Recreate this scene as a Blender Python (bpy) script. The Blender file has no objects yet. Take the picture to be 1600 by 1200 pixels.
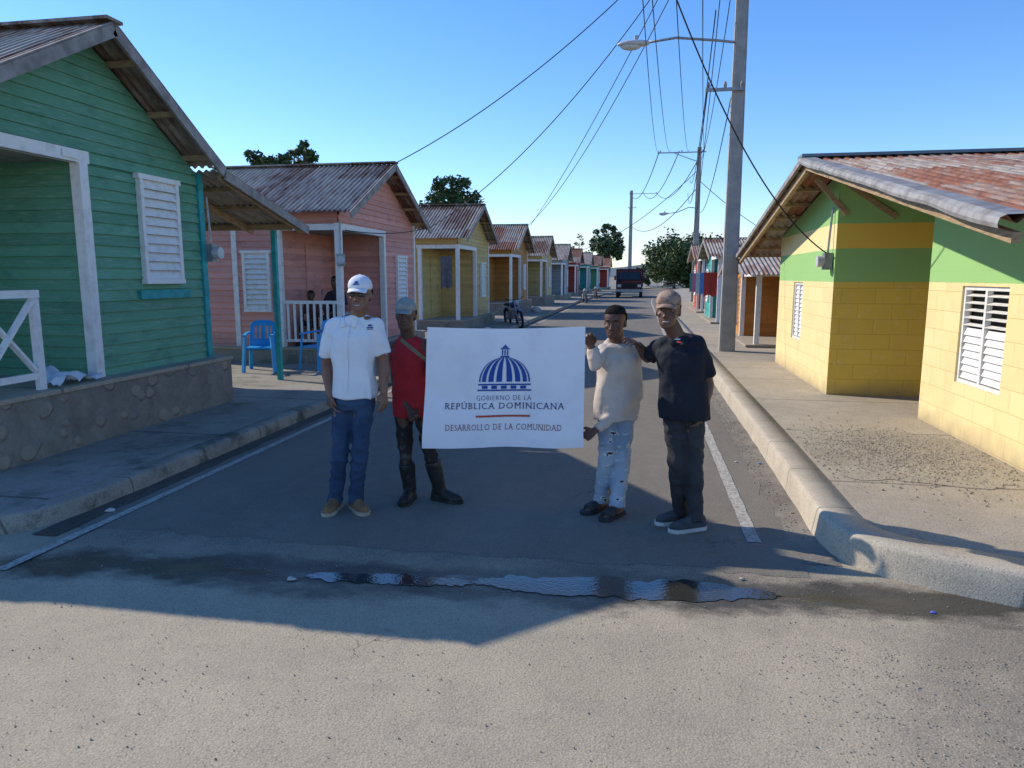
import bpy,bmesh,math,random
from math import sin,cos,pi
from mathutils import Vector,Matrix,noise
from mathutils.bvhtree import BVHTree
R=math.radians
rnd=random.Random(7)
S=bpy.context.scene; COL=S.collection
V=Vector
# ---------------------------------------------------------------- camera
TH=R(8.6);PS=R(10.1);F=1110.0
CAM=V((0,0,1.75))
fv=V((-sin(PS)*cos(TH),cos(PS)*cos(TH),-sin(TH)))
rv=V((cos(PS),sin(PS),0)); uv_=rv.cross(fv)
def at(px,py,Y):
    d=fv+rv*((px-800)/F)+uv_*((600-py)/F)
    return CAM+d*(Y/d.y)
cd=bpy.data.cameras.new('camera');cam=bpy.data.objects.new('camera',cd);COL.objects.link(cam)
cd.sensor_width=36;cd.lens=F/1600*36;cd.clip_end=6000;cd.clip_start=.05
cam.location=CAM;cam.rotation_euler=(pi/2-TH,0,PS);S.camera=cam
# ---------------------------------------------------------------- materials
def nm(name):
    m=bpy.data.materials.new(name);m.use_nodes=True
    nt=m.node_tree;b=nt.nodes['Principled BSDF'];return m,nt,b
def nd(nt,t,ins=None,**kw):
    n=nt.nodes.new(t)
    for k,v in kw.items(): setattr(n,k,v)
    if ins:
        for k,v in ins.items():
            if hasattr(v,'links'): nt.links.new(v,n.inputs[k])
            else: n.inputs[k].default_value=v
    return n
def c4(c): return (c[0],c[1],c[2],1)
def mixc(nt,f,a,b,mode='MIX'):
    n=nd(nt,'ShaderNodeMixRGB',blend_type=mode)
    for i,v in ((0,f),(1,a),(2,b)):
        if hasattr(v,'links'): nt.links.new(v,n.inputs[i])
        else: n.inputs[i].default_value=v if i==0 else c4(v)
    return n.outputs[0]
def mth(nt,op,a,b=0.0,c=None,clamp=False):
    n=nd(nt,'ShaderNodeMath',operation=op,use_clamp=clamp)
    for i,v in ((0,a),(1,b)) + (((2,c),) if c is not None else ()):
        if hasattr(v,'links'): nt.links.new(v,n.inputs[i])
        else: n.inputs[i].default_value=v
    return n.outputs[0]
def pos(nt,st=(1,1,1)):
    g=nd(nt,'ShaderNodeNewGeometry')
    if st==(1,1,1): return g.outputs['Position']
    return nd(nt,'ShaderNodeMapping',{'Vector':g.outputs['Position'],'Scale':st}).outputs[0]
def nz(nt,scale,detail=5,st=(1,1,1),rough=.55,vec=None):
    return nd(nt,'ShaderNodeTexNoise',{'Vector':vec if vec is not None else pos(nt,st),'Scale':scale,'Detail':detail,'Roughness':rough}).outputs[0]
def rng(nt,v,a,b,c=0.0,d=1.0):
    return nd(nt,'ShaderNodeMapRange',{'Value':v,'From Min':a,'From Max':b,'To Min':c,'To Max':d}).outputs[0]
def bmp(nt,b,h,strength,dist=.01):
    n=nd(nt,'ShaderNodeBump',{'Height':h,'Strength':strength,'Distance':dist})
    nt.links.new(n.outputs[0],b.inputs['Normal'])
def M(name,c1,c2=None,scale=6,rough=.8,metal=0,bump=0,bscale=60,st=(1,1,1),lo=.38,hi=.64,spec=.3,bd=.01):
    m,nt,b=nm(name)
    if c2 is None: c2=tuple(x*.75 for x in c1)
    f=rng(nt,nz(nt,scale,6,st),lo,hi)
    nt.links.new(mixc(nt,f,c1,c2),b.inputs['Base Color'])
    b.inputs['Roughness'].default_value=rough;b.inputs['Metallic'].default_value=metal
    b.inputs['Specular IOR Level'].default_value=spec
    if bump: bmp(nt,b,nz(nt,bscale,4,st),bump,bd)
    return m
PH_=.115
def siding(name,col,wear=.25,pitch=PH_):
    m,nt,b=nm(name)
    g=nd(nt,'ShaderNodeNewGeometry');sx=nd(nt,'ShaderNodeSeparateXYZ',{0:g.outputs['Position']})
    k=mth(nt,'FLOOR',mth(nt,'DIVIDE',sx.outputs[2],pitch))
    w=nd(nt,'ShaderNodeTexWhiteNoise',{'W':k},noise_dimensions='1D')
    br=rng(nt,w.outputs[0],0,1,.84,1.1)
    cc=nd(nt,'ShaderNodeCombineXYZ',{0:br,1:br,2:br}).outputs[0]
    a=mixc(nt,1.0,col,cc,'MULTIPLY')
    st=nz(nt,4,8,(1.2,1.2,14),.65)
    pale=tuple(min(1,x*.7+.17) for x in col)
    dark=tuple(x*.45 for x in col)
    a=mixc(nt,rng(nt,st,.52,.68,0,wear*2),a,pale)
    a=mixc(nt,rng(nt,nz(nt,2.2,8,(1,1,2.5),.7),.52,.75,0,.7),a,dark)
    a=mixc(nt,rng(nt,nz(nt,26,5,(1,1,.4),.6),.68,.72,0,.5),a,(.2,.17,.14))
    nt.links.new(a,b.inputs['Base Color']);b.inputs['Roughness'].default_value=.62
    b.inputs['Specular IOR Level'].default_value=.25
    bmp(nt,b,st,.35,.012);return m
def roofmat(name,rust=.5,r1=(.22,.105,.065),r2=(.12,.065,.048)):
    m,nt,b=nm(name)
    g=nd(nt,'ShaderNodeNewGeometry');sx=nd(nt,'ShaderNodeSeparateXYZ',{0:g.outputs['Position']})
    kx=mth(nt,'FLOOR',mth(nt,'DIVIDE',sx.outputs[0],.76));ky=mth(nt,'FLOOR',mth(nt,'DIVIDE',sx.outputs[1],1.55))
    w=nd(nt,'ShaderNodeTexWhiteNoise',{'Vector':nd(nt,'ShaderNodeCombineXYZ',{0:kx,1:ky}).outputs[0]},noise_dimensions='2D').outputs[0]
    n=nz(nt,2.0,8,(4.5,.7,1),.72)
    v=mth(nt,'ADD',mth(nt,'MULTIPLY',w,.35),n)
    f=rng(nt,v,.93-rust*.55,1.15-rust*.55)
    ru=mixc(nt,rng(nt,nz(nt,9,6),.35,.65),r1,r2)
    gr=mixc(nt,rng(nt,nz(nt,3,6,(5,1,1)),.35,.65),(.44,.385,.32),(.27,.23,.19))
    nt.links.new(mixc(nt,f,gr,ru),b.inputs['Base Color'])
    b.inputs['Roughness'].default_value=.65;b.inputs['Metallic'].default_value=.05
    b.inputs['Specular IOR Level'].default_value=.2
    bmp(nt,b,nz(nt,40,4),.15);return m
def blockwall(name,bands,bw=.42,bh=.2):
    m,nt,b=nm(name)
    g=nd(nt,'ShaderNodeNewGeometry');sx=nd(nt,'ShaderNodeSeparateXYZ',{0:g.outputs['Position']})
    u=mth(nt,'ADD',sx.outputs[0],sx.outputs[1])
    vec=nd(nt,'ShaderNodeCombineXYZ',{0:u,1:sx.outputs[2]}).outputs[0]
    br=nd(nt,'ShaderNodeTexBrick',{'Vector':vec,'Scale':1.0,'Mortar Size':.005,'Mortar Smooth':.8,'Brick Width':bw,'Row Height':bh,'Color1':(1,1,1,1),'Color2':(.93,.92,.9,1),'Mortar':(.78,.74,.66,1)})
    cur=None
    for z,c in bands:
        if cur is None: cur=mixc(nt,0.0,c,c);continue
        zz=mth(nt,'ADD',sx.outputs[2],mth(nt,'MULTIPLY',mth(nt,'SUBTRACT',nz(nt,6,3),.5),.02))
        cur=mixc(nt,mth(nt,'GREATER_THAN',zz,z),cur,c)
    lowb=rng(nt,sx.outputs[2],bands[1][0]-.01,bands[1][0]+.01,1,.15)
    cur=mixc(nt,lowb,cur,br.outputs['Color'],'MULTIPLY')
    cur=mixc(nt,mth(nt,'MULTIPLY',lowb,rng(nt,nz(nt,2.5,8,(1,1,.6),.7),.5,.8,0,.3)),cur,(.4,.31,.18))
    cur=mixc(nt,mth(nt,'MULTIPLY',lowb,rng(nt,nz(nt,9,7,rough=.75),.55,.70,0,.35)),cur,(.80,.72,.5))
    cur=mixc(nt,rng(nt,mth(nt,'ADD',sx.outputs[2],mth(nt,'MULTIPLY',nz(nt,5,5),.3)),.32,.55,.6,0),cur,(.25,.2,.14))
    nt.links.new(cur,b.inputs['Base Color']);b.inputs['Roughness'].default_value=.85
    h=mth(nt,'ADD',mth(nt,'MULTIPLY',mth(nt,'MULTIPLY',br.outputs['Fac'],lowb),-1.0),mth(nt,'MULTIPLY',nz(nt,50,4),.35))
    bmp(nt,b,h,.45,.008);return m
def groundmat(name,c1,c2,c3,grain=90,cr=True,bump=.35,big=.7,wet=False,joints=None,moss=0,st=(1,1,1),blend=None):
    m,nt,b=nm(name)
    P=pos(nt)
    a=mixc(nt,rng(nt,nz(nt,big,9,st,rough=.65),.35,.66),c1,c2)
    a=mixc(nt,rng(nt,nz(nt,5,8,rough=.75),.45,.75,0,.6),a,c3)
    sx=nd(nt,'ShaderNodeSeparateXYZ',{0:P})
    if blend:
        a=mixc(nt,rng(nt,nz(nt,.9,7,(.5,1.6,1),.7),.52,.66,0,.5),a,(.27,.24,.185))
        my=rng(nt,mth(nt,'ADD',sx.outputs[1],mth(nt,'MULTIPLY',mth(nt,'SUBTRACT',nz(nt,1.6,8,rough=.7),.5),1.6)),3.5,4.35)
        mx=mth(nt,'MULTIPLY',rng(nt,sx.outputs[0],-4.1,-3.7),rng(nt,sx.outputs[0],1.0,1.3,1,0))
        a=mixc(nt,mth(nt,'MULTIPLY',my,mx),a,blend)
        d=mth(nt,'ADD',sx.outputs[0],mth(nt,'MULTIPLY',nz(nt,1.3,8,rough=.75),2.2))
        d=mth(nt,'SUBTRACT',d,mth(nt,'MULTIPLY',sx.outputs[1],.25))
        a=mixc(nt,rng(nt,d,1.35,1.95,0,.72),a,(.175,.155,.125))
    vo=nd(nt,'ShaderNodeTexVoronoi',{'Vector':P,'Scale':grain})
    a=mixc(nt,rng(nt,vo.outputs['Distance'],.1,.45,.35,0),a,tuple(min(1,x*1.6+.05) for x in c1))
    sp=nz(nt,grain*1.1,3)
    a=mixc(nt,rng(nt,sp,.54,.68,0,.6),a,tuple(x*.3 for x in c1))
    h=mth(nt,'ADD',mth(nt,'MULTIPLY',vo.outputs['Distance'],.5),nz(nt,grain*.7,6))
    if cr:
        wv=nd(nt,'ShaderNodeVectorMath',{0:P,1:nd(nt,'ShaderNodeTexNoise',{'Vector':P,'Scale':2.5,'Detail':4}).outputs[1]},operation='ADD').outputs[0]
        cv=nd(nt,'ShaderNodeTexVoronoi',{'Vector':wv,'Scale':.35},feature='DISTANCE_TO_EDGE')
        ck=rng(nt,cv.outputs[0],.0,.004,1,0)
        ck=mth(nt,'MULTIPLY',ck,rng(nt,nz(nt,1.2,3),.52,.66))
        a=mixc(nt,mth(nt,'MULTIPLY',ck,.6),a,tuple(x*.3 for x in c1))
        h=mth(nt,'SUBTRACT',h,ck)
    if joints:
        fr=mth(nt,'ABSOLUTE',mth(nt,'SUBTRACT',mth(nt,'FRACT',mth(nt,'DIVIDE',mth(nt,'ADD',sx.outputs[1],mth(nt,'MULTIPLY',nz(nt,4,3),.04)),joints)),.5))
        jl=rng(nt,fr,.489,.495,0,.7)
        a=mixc(nt,jl,a,tuple(x*.25 for x in c1));h=mth(nt,'SUBTRACT',h,jl)
    if moss: a=mixc(nt,rng(nt,nz(nt,2.2,8,rough=.7),.5,.62,0,moss),a,(.045,.05,.03))
    if wet:
        cy=mth(nt,'ADD',mth(nt,'MULTIPLY',sx.outputs[0],.07),3.85)
        d=mth(nt,'ABSOLUTE',mth(nt,'SUBTRACT',sx.outputs[1],cy))
        d=mth(nt,'ADD',d,mth(nt,'MULTIPLY',mth(nt,'SUBTRACT',nz(nt,2.0,9,(.7,1.2,1),.72),.5),.8))
        d=mth(nt,'ADD',d,rng(nt,mth(nt,'ABSOLUTE',mth(nt,'ADD',sx.outputs[0],.8)),2.7,3.7,0,.5))
        w=rng(nt,d,.12,.27,1,0)
        core=rng(nt,d,.02,.09,1,0)
        a=mixc(nt,mth(nt,'MULTIPLY',w,.80),a,(.028,.025,.02))
        nt.links.new(mth(nt,'SUBTRACT',rng(nt,w,0,1,.92,.38),mth(nt,'MULTIPLY',core,.22)),b.inputs['Roughness'])
        h=mth(nt,'MULTIPLY',h,rng(nt,core,0,1,1,.25))
    else: b.inputs['Roughness'].default_value=.9
    nt.links.new(a,b.inputs['Base Color'])
    b.inputs['Specular IOR Level'].default_value=.35
    bmp(nt,b,h,bump,.008);return m
ASP1,ASP2,ASP3=(.205,.18,.145),(.15,.133,.108),(.24,.212,.17)
MT={}
MT['foreground']=groundmat('pale_concrete_road',(.44,.375,.27),(.35,.30,.215),(.28,.24,.18),95,True,.35,.6,True,blend=(.18,.158,.128))
MT['asphalt']=groundmat('asphalt',ASP1,ASP2,ASP3,110,True,.4,.8,True,st=(1.4,.35,1))
MT['conc']=groundmat('pavement_concrete',(.43,.37,.28),(.33,.285,.215),(.25,.215,.165),80,True,.25,.8,False,1.9)
MT['concl']=groundmat('pavement_concrete_mossy',(.33,.30,.245),(.245,.22,.18),(.17,.155,.13),80,True,.25,.8,False,2.2,.45)
MT['kerb']=groundmat('kerb_concrete',(.51,.445,.34),(.41,.355,.27),(.29,.25,.195),90,True,.2,1.5,False,1.0)
MT['kerbl']=groundmat('kerb_concrete_mossy',(.35,.32,.26),(.26,.235,.19),(.15,.14,.12),90,False,.2,1.5,False,1.0,.75)
MT['dirt']=groundmat('dirt',(.33,.28,.2),(.25,.21,.15),(.2,.18,.12),20,False,.4,.2)
MT['gravel']=groundmat('gravel_bed',(.38,.335,.25),(.29,.25,.19),(.22,.19,.14),45,False,.8,2)
MT['gutter']=groundmat('gutter_silt',(.25,.22,.175),(.12,.105,.085),(.35,.3,.23),80,False,.4,1.5)
MT['white']=M('worn_white_paint',(.76,.75,.72),(.56,.54,.5),9,.6,0,.2,70,lo=.48,hi=.78)
MT['shutter_back']=M('shutter_shadow_gap',(.25,.25,.25),(.2,.2,.2),5,.8)
MT['linep']=M('road_paint',(.47,.45,.40),(.22,.2,.165),42,.85,lo=.40,hi=.68)
MT['wood']=M('rafter_wood',(.42,.3,.17),(.28,.19,.11),8,.75,0,.3,50,(1,1,6))
MT['woodgrey']=M('weathered_board',(.32,.3,.28),(.19,.175,.165),6,.8,0,.3,50)
MT['galv']=M('galvanised_sheet',(.34,.33,.31),(.22,.2,.185),9,.6,.15,.1,20)
MT['teal']=M('teal_paint',(.03,.36,.36),(.02,.25,.26),8,.55)
MT['dark']=M('dark_void',(.012,.012,.013),(.02,.018,.018),5,.7)
MT['pole']=M('pole_concrete',(.36,.345,.32),(.28,.27,.25),4,.85,0,.3,60)
MT['wire']=M('black_cable',(.02,.02,.022),(.03,.03,.03),5,.6)
MT['steel']=M('grey_steel',(.33,.34,.35),(.24,.25,.26),9,.45,.5)
MT['lampw']=M('lamp_housing',(.55,.56,.56),(.45,.45,.45),9,.4)
MT['glass']=M('dark_glass',(.015,.017,.02),(.025,.027,.03),3,.1,0,spec=.6)
MT['bluepl']=M('blue_plastic',(.03,.36,.75),(.025,.3,.66),4,.35)
MT['roof']=roofmat('rusty_corrugated_iron',.62)
MT['roof2']=roofmat('grey_corrugated_iron',.42)
MT['roof3']=roofmat('red_rust_corrugated_iron',.70,(.33,.13,.065),(.17,.075,.048))
def stonemat():
    m,nt,b=nm('river_stone_masonry')
    vo=nd(nt,'ShaderNodeTexVoronoi',{'Vector':pos(nt,(1,1,1.15)),'Scale':4.8,'Randomness':.9})
    f=rng(nt,mth(nt,'ADD',vo.outputs['Distance'],mth(nt,'MULTIPLY',nz(nt,9,5),.3)),.50,.60)
    f2=nd(nt,'ShaderNodeSeparateColor',{0:vo.outputs['Color']})
    keep=mth(nt,'LESS_THAN',f2.outputs[0],.8)
    f=mth(nt,'SUBTRACT',1.0,mth(nt,'MULTIPLY',mth(nt,'SUBTRACT',1.0,f),keep))
    st=mixc(nt,f2.outputs[1],(.36,.30,.22),(.24,.225,.20))
    st=mixc(nt,rng(nt,nz(nt,12,6,rough=.7),.4,.7,0,.6),st,(.2,.18,.15))
    mo=mixc(nt,rng(nt,nz(nt,4,9,rough=.75),.35,.7),(.29,.26,.21),(.15,.135,.11))
    nt.links.new(mixc(nt,f,st,mo),b.inputs['Base Color']);b.inputs['Roughness'].default_value=.9
    h=mth(nt,'SUBTRACT',mth(nt,'MULTIPLY',nz(nt,22,6,rough=.7),.7),mth(nt,'MULTIPLY',f,.9))
    bmp(nt,b,h,.8,.03);return m
MT['stone']=stonemat()
# ---------------------------------------------------------------- object helpers
BASE={}
def props(o,label=None,cat=None,group=None,kind=None):
    if label:o['label']=label
    if cat:o['category']=cat
    if group:o['group']=group
    if kind:o['kind']=kind
def thing(name,label,cat,loc,group=None):
    o=bpy.data.objects.new(name,None);COL.objects.link(o);o.location=loc;o.empty_display_size=.2
    props(o,label,cat,group);BASE[o.name]=V(loc);return o
def obj(name,bm,mat,parent=None,smooth=False,loc=None,label=None,cat=None,group=None,kind=None):
    if isinstance(bm,bmesh.types.BMesh):
        me=bpy.data.meshes.new(name);bm.to_mesh(me);bm.free()
    else: me=bm;me.name=name
    b=BASE[parent.name] if parent else V(loc or (0,0,0))
    me.transform(Matrix.Translation(-b))
    me.materials.clear()
    for x in (mat if isinstance(mat,(list,tuple)) else [mat]): me.materials.append(x)
    if smooth:
        for p in me.polygons:p.use_smooth=True
    o=bpy.data.objects.new(name,me);COL.objects.link(o)
    if parent:o.parent=parent
    else:o.location=b
    BASE[o.name]=b;props(o,label,cat,group,kind);return o
def nb():return bmesh.new()
def bx(bm,x0,x1,y0,y1,z0,z1):
    vs=[bm.verts.new((x,y,z)) for z in(z0,z1) for y in(y0,y1) for x in(x0,x1)]
    for f in((0,1,3,2),(4,5,7,6),(0,1,5,4),(2,3,7,6),(0,2,6,4),(1,3,7,5)): bm.faces.new([vs[i] for i in f])
def beam(bm,p,q,w,h,up=V((0,0,1))):
    p=V(p);q=V(q);d=(q-p).normalized()
    s=d.cross(up)
    if s.length<.01:s=V((1,0,0))
    s.normalize();t=s.cross(d)
    vs=[bm.verts.new(c+s*a*w/2+t*b*h/2) for c in(p,q) for b in(-1,1) for a in(-1,1)]
    for f in((0,1,3,2),(4,5,7,6),(0,1,5,4),(2,3,7,6),(0,2,6,4),(1,3,7,5)): bm.faces.new([vs[i] for i in f])
def tube(bm,pts,r,n=8,closed=False,cap=True):
    pts=[V(p) for p in pts];N=len(pts);rings=[]
    rr=r if isinstance(r,(list,tuple)) else [r]*N
    prev=None
    for i,p in enumerate(pts):
        a=pts[(i-1)%N] if (i>0 or closed) else p
        b=pts[(i+1)%N] if (i<N-1 or closed) else p
        d=(b-a).normalized()
        if prev is None:
            s=d.cross(V((0,0,1)))
            if s.length<.05:s=d.cross(V((1,0,0)))
        else: s=prev-d*prev.dot(d)
        s.normalize();t=s.cross(d);prev=s
        rings.append([bm.verts.new(p+(s*cos(2*pi*k/n)+t*sin(2*pi*k/n))*rr[i]) for k in range(n)])
    for i in range(N if closed else N-1):
        A=rings[i];B=rings[(i+1)%N]
        for k in range(n): bm.faces.new((A[k],A[(k+1)%n],B[(k+1)%n],B[k]))
    if cap and not closed:
        bm.faces.new(rings[0][::-1]);bm.faces.new(rings[-1])
def ell(bm,c,r,Mr=None,seg=16):
    m=Matrix.Translation(V(c))@(Mr.to_4x4() if Mr else Matrix.Identity(4))@Matrix.Diagonal((r[0],r[1],r[2],1))
    return bmesh.ops.create_uvsphere(bm,u_segments=seg,v_segments=max(6,seg//2+2),radius=1,matrix=m)['verts']
def obx(bm,c,u,n,a,b,h,tilt=0):
    u=V(u);n=V(n);z=V((0,0,1));c=V(c)
    n2=n*cos(tilt)+z*sin(tilt);z2=z*cos(tilt)-n*sin(tilt)
    vs=[bm.verts.new(c+u*i*a+n2*j*b+z2*k*h) for k in(-1,1) for j in(-1,1) for i in(-1,1)]
    for f in((0,1,3,2),(4,5,7,6),(0,1,5,4),(2,3,7,6),(0,2,6,4),(1,3,7,5)): bm.faces.new([vs[i] for i in f])
def poly(bm,pts,z):
    bm.faces.new([bm.verts.new((p[0],p[1],z)) for p in pts])
# ---------------------------------------------------------------- people (built first: the scene is still light)
def remesh(bm,vox,sm=2,amp=0,fr=10,st=(1,1,1),fac=.5,fn=None):
    bmesh.ops.recalc_face_normals(bm,faces=bm.faces)
    me=bpy.data.meshes.new('tmp');bm.to_mesh(me);bm.free()
    o=bpy.data.objects.new('tmp',me);COL.objects.link(o)
    m=o.modifiers.new('r','REMESH');m.mode='VOXEL';m.voxel_size=vox
    if sm: s=o.modifiers.new('s','SMOOTH');s.iterations=sm;s.factor=fac
    dg=bpy.context.evaluated_depsgraph_get()
    r=bpy.data.meshes.new_from_object(o.evaluated_get(dg))
    bpy.data.objects.remove(o);bpy.data.meshes.remove(me)
    if amp:
        for v in r.vertices:
            p=V((v.co.x*st[0],v.co.y*st[1],v.co.z*st[2]))*fr
            p+=noise.noise_vector(p*.5)*.8
            d=.4-abs(noise.noise(p))*2.0+.45*noise.noise(p*2.3)
            v.co+=v.normal*amp*max(-.75,min(.6,d))
    if fn:
        for v in r.vertices: v.co+=fn(v.co)
    return r
def frus(bm,p,q,r1,r2,n=16):
    tube(bm,[p,V(p).lerp(V(q),.5),q],[r1,(r1+r2)/2,r2],n)
def limb(bm,p,q,r1,r2,n=16,bulge=0):
    p=V(p);q=V(q)
    tube(bm,[p.lerp(q,t) for t in(0,.15,.35,.6,.85,1)],[r1+(r2-r1)*t+bulge*sin(pi*min(1,t*1.5)) for t in(0,.15,.35,.6,.85,1)],n)
    ell(bm,p,(r1,)*3,None,14);ell(bm,q,(r2,)*3,None,14)
def loft(bm,rings,u,n=24,e=2.3):
    u=V(u).normalized();v=V((-u.y,u.x,0));R_=[]
    for c,rx,ry in rings:
        ring=[]
        for k in range(n):
            a=2*pi*k/n;ca,sa=cos(a),sin(a)
            ring.append(bm.verts.new(V(c)+u*rx*math.copysign(abs(ca)**(2/e),ca)+v*ry*math.copysign(abs(sa)**(2/e),sa)))
        R_.append(ring)
    for A,B in zip(R_,R_[1:]):
        for k in range(n): bm.faces.new((A[k],A[(k+1)%n],B[(k+1)%n],B[k]))
    bm.faces.new(R_[0][::-1]);bm.faces.new(R_[-1])
def hloft(bm,hp,rings,n=28,e=2.2,jit=0):
    R_=[]
    for z,rx,yf,yb in rings:
        cy=(yf+yb)/2;ry=(yf-yb)/2
        R_.append([bm.verts.new(hp((rx+rnd.uniform(-jit,jit))*math.copysign(abs(cos(2*pi*k/n))**(2/e),cos(2*pi*k/n)),cy+(ry+rnd.uniform(-jit,jit))*math.copysign(abs(sin(2*pi*k/n))**(2/e),sin(2*pi*k/n)),z)) for k in range(n)])
    for A,B in zip(R_,R_[1:]):
        for k in range(n): bm.faces.new((A[k],A[(k+1)%n],B[(k+1)%n],B[k]))
    bm.faces.new(R_[0][::-1]);bm.faces.new(R_[-1])
def hand(bm,w,tip,nrm,side,curl,s=1.0):
    w=V(w);d=(V(tip)-w).normalized();nrm=V(nrm);nrm=(nrm-d*nrm.dot(d)).normalized();sd=d.cross(nrm)*side
    rows=[]
    for t,hw,ht in((-.01,.024,.019),(.02,.032,.017),(.05,.040,.016),(.08,.041,.014),(.092,.036,.011)):
        c=w+d*t*s;rows.append([bm.verts.new(c+sd*hw*s*cos(2*pi*k/12)+nrm*ht*s*sin(2*pi*k/12)) for k in range(12)])
    for A,B in zip(rows,rows[1:]):
        for k in range(12): bm.faces.new((A[k],A[(k+1)%12],B[(k+1)%12],B[k]))
    bm.faces.new(rows[0][::-1]);bm.faces.new(rows[-1])
    for i,(o,L) in enumerate(((.032,.068),(.0108,.078),(-.0108,.072),(-.032,.056))):
        p=w+(d*.082+sd*o)*s;ang=curl*.55+.08*i;pts=[p];q=p
        for k,f in enumerate((.45,.32,.25)):
            dd=(d*cos(ang)+nrm*sin(ang)+sd*o*(2.2 if curl<1 else .5));dd.normalize();q=q+dd*L*f*s;pts.append(q);ang+=curl*.75
        tube(bm,pts,[.0095*s,.0088*s,.008*s,.006*s],8);ell(bm,pts[-1],(.006*s,)*3,None,8)
    p=w+(d*.02+sd*.026)*s;dd=(d*.75+sd*.75+nrm*.25*(1+curl)).normalized();p2=p+dd*.036*s
    d3=(d*.95+sd*.15+nrm*.4*(curl)).normalized();p3=p2+d3*.03*s;p4=p3+d3*.022*s
    tube(bm,[p,p2,p3,p4],[.013*s,.011*s,.0095*s,.007*s],8);ell(bm,p4,(.007*s,)*3,None,8)
def shoe_parts(a,d,zs,prof,hs=1,ws=1,L=1):
    d=V((d[0],d[1],0)).normalized();s=V((-d.y,d.x,0));a=V((a.x,a.y,0));bm=nb();rows=[]
    for t,w,h in prof:
        c=a+d*t*L;row=[]
        for k in range(14):
            g=2*pi*k/14;z=zs+h*hs*max(0,sin(g))**.8 if sin(g)>0 else zs-.004
            row.append(bm.verts.new(c+s*w*ws*cos(g)+V((0,0,z))))
        rows.append(row)
    for A,B in zip(rows,rows[1:]):
        for k in range(14): bm.faces.new((A[k],A[(k+1)%14],B[(k+1)%14],B[k]))
    bm.faces.new(rows[0][::-1]);bm.faces.new(rows[-1]);return bm
SPROF=[(-.078,.018,.05),(-.066,.032,.085),(-.03,.038,.11),(.02,.040,.105),(.06,.043,.08),(.11,.049,.062),(.155,.046,.052),(.185,.03,.04),(.197,.012,.025)]
def sole(a,d,th=.026,L=1,ws=1.12):
    d=V((d[0],d[1],0)).normalized();s=V((-d.y,d.x,0));a=V((a.x,a.y,0));bm=nb()
    o=[(a+d*(t*1.04)*L+s*w*ws) for t,w,h in SPROF]+[(a+d*(t*1.04)*L-s*w*ws) for t,w,h in reversed(SPROF)]
    lo=[bm.verts.new((p.x,p.y,.008)) for p in o];hi=[bm.verts.new((p.x,p.y,.008+th)) for p in o]
    bm.faces.new(lo[::-1]);bm.faces.new(hi);n=len(o)
    for k in range(n): bm.faces.new((lo[k],lo[(k+1)%n],hi[(k+1)%n],hi[k]))
    return bm
def skinmat(name,c): 
    return M(name,c,tuple(x*.8 for x in c),14,.5,0,.08,120,spec=.4)
EW=M('eye_white',(.4,.37,.34),(.33,.3,.28),9,.3);PU=M('pupil',(.01,.007,.005),(.015,.01,.01),9,.2);HAIR=M('black_hair',(.016,.013,.011),(.028,.023,.02),60,.95,0,1,130,spec=.05)
HEAD=[(-.118,.016,.078,.04),(-.110,.033,.087,.02),(-.09,.047,.089,-.0),(-.062,.057,.088,-.03),(-.035,.064,.086,-.055),(-.01,.070,.084,-.078),(.02,.074,.087,-.092),(.05,.076,.086,-.098),(.08,.072,.074,-.09),(.105,.056,.05,-.07),(.12,.032,.025,-.042),(.125,.012,.004,-.02)]
HAIRR=[(-.045,.056,-.03,-.07),(-.02,.071,-.022,-.09),(.01,.077,-.012,-.098),(.035,.079,.005,-.103),(.055,.080,.035,-.104),(.072,.0785,.076,-.1),(.09,.071,.073,-.092),(.110,.058,.053,-.075),(.125,.036,.028,-.047),(.131,.012,.004,-.02)]
CAPR=[(.040,.081,.086,-.1),(.055,.083,.094,-.104),(.075,.083,.094,-.103),(.1,.076,.082,-.093),(.123,.058,.057,-.072),(.138,.032,.024,-.042),(.143,.01,.0,-.018)]
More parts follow.
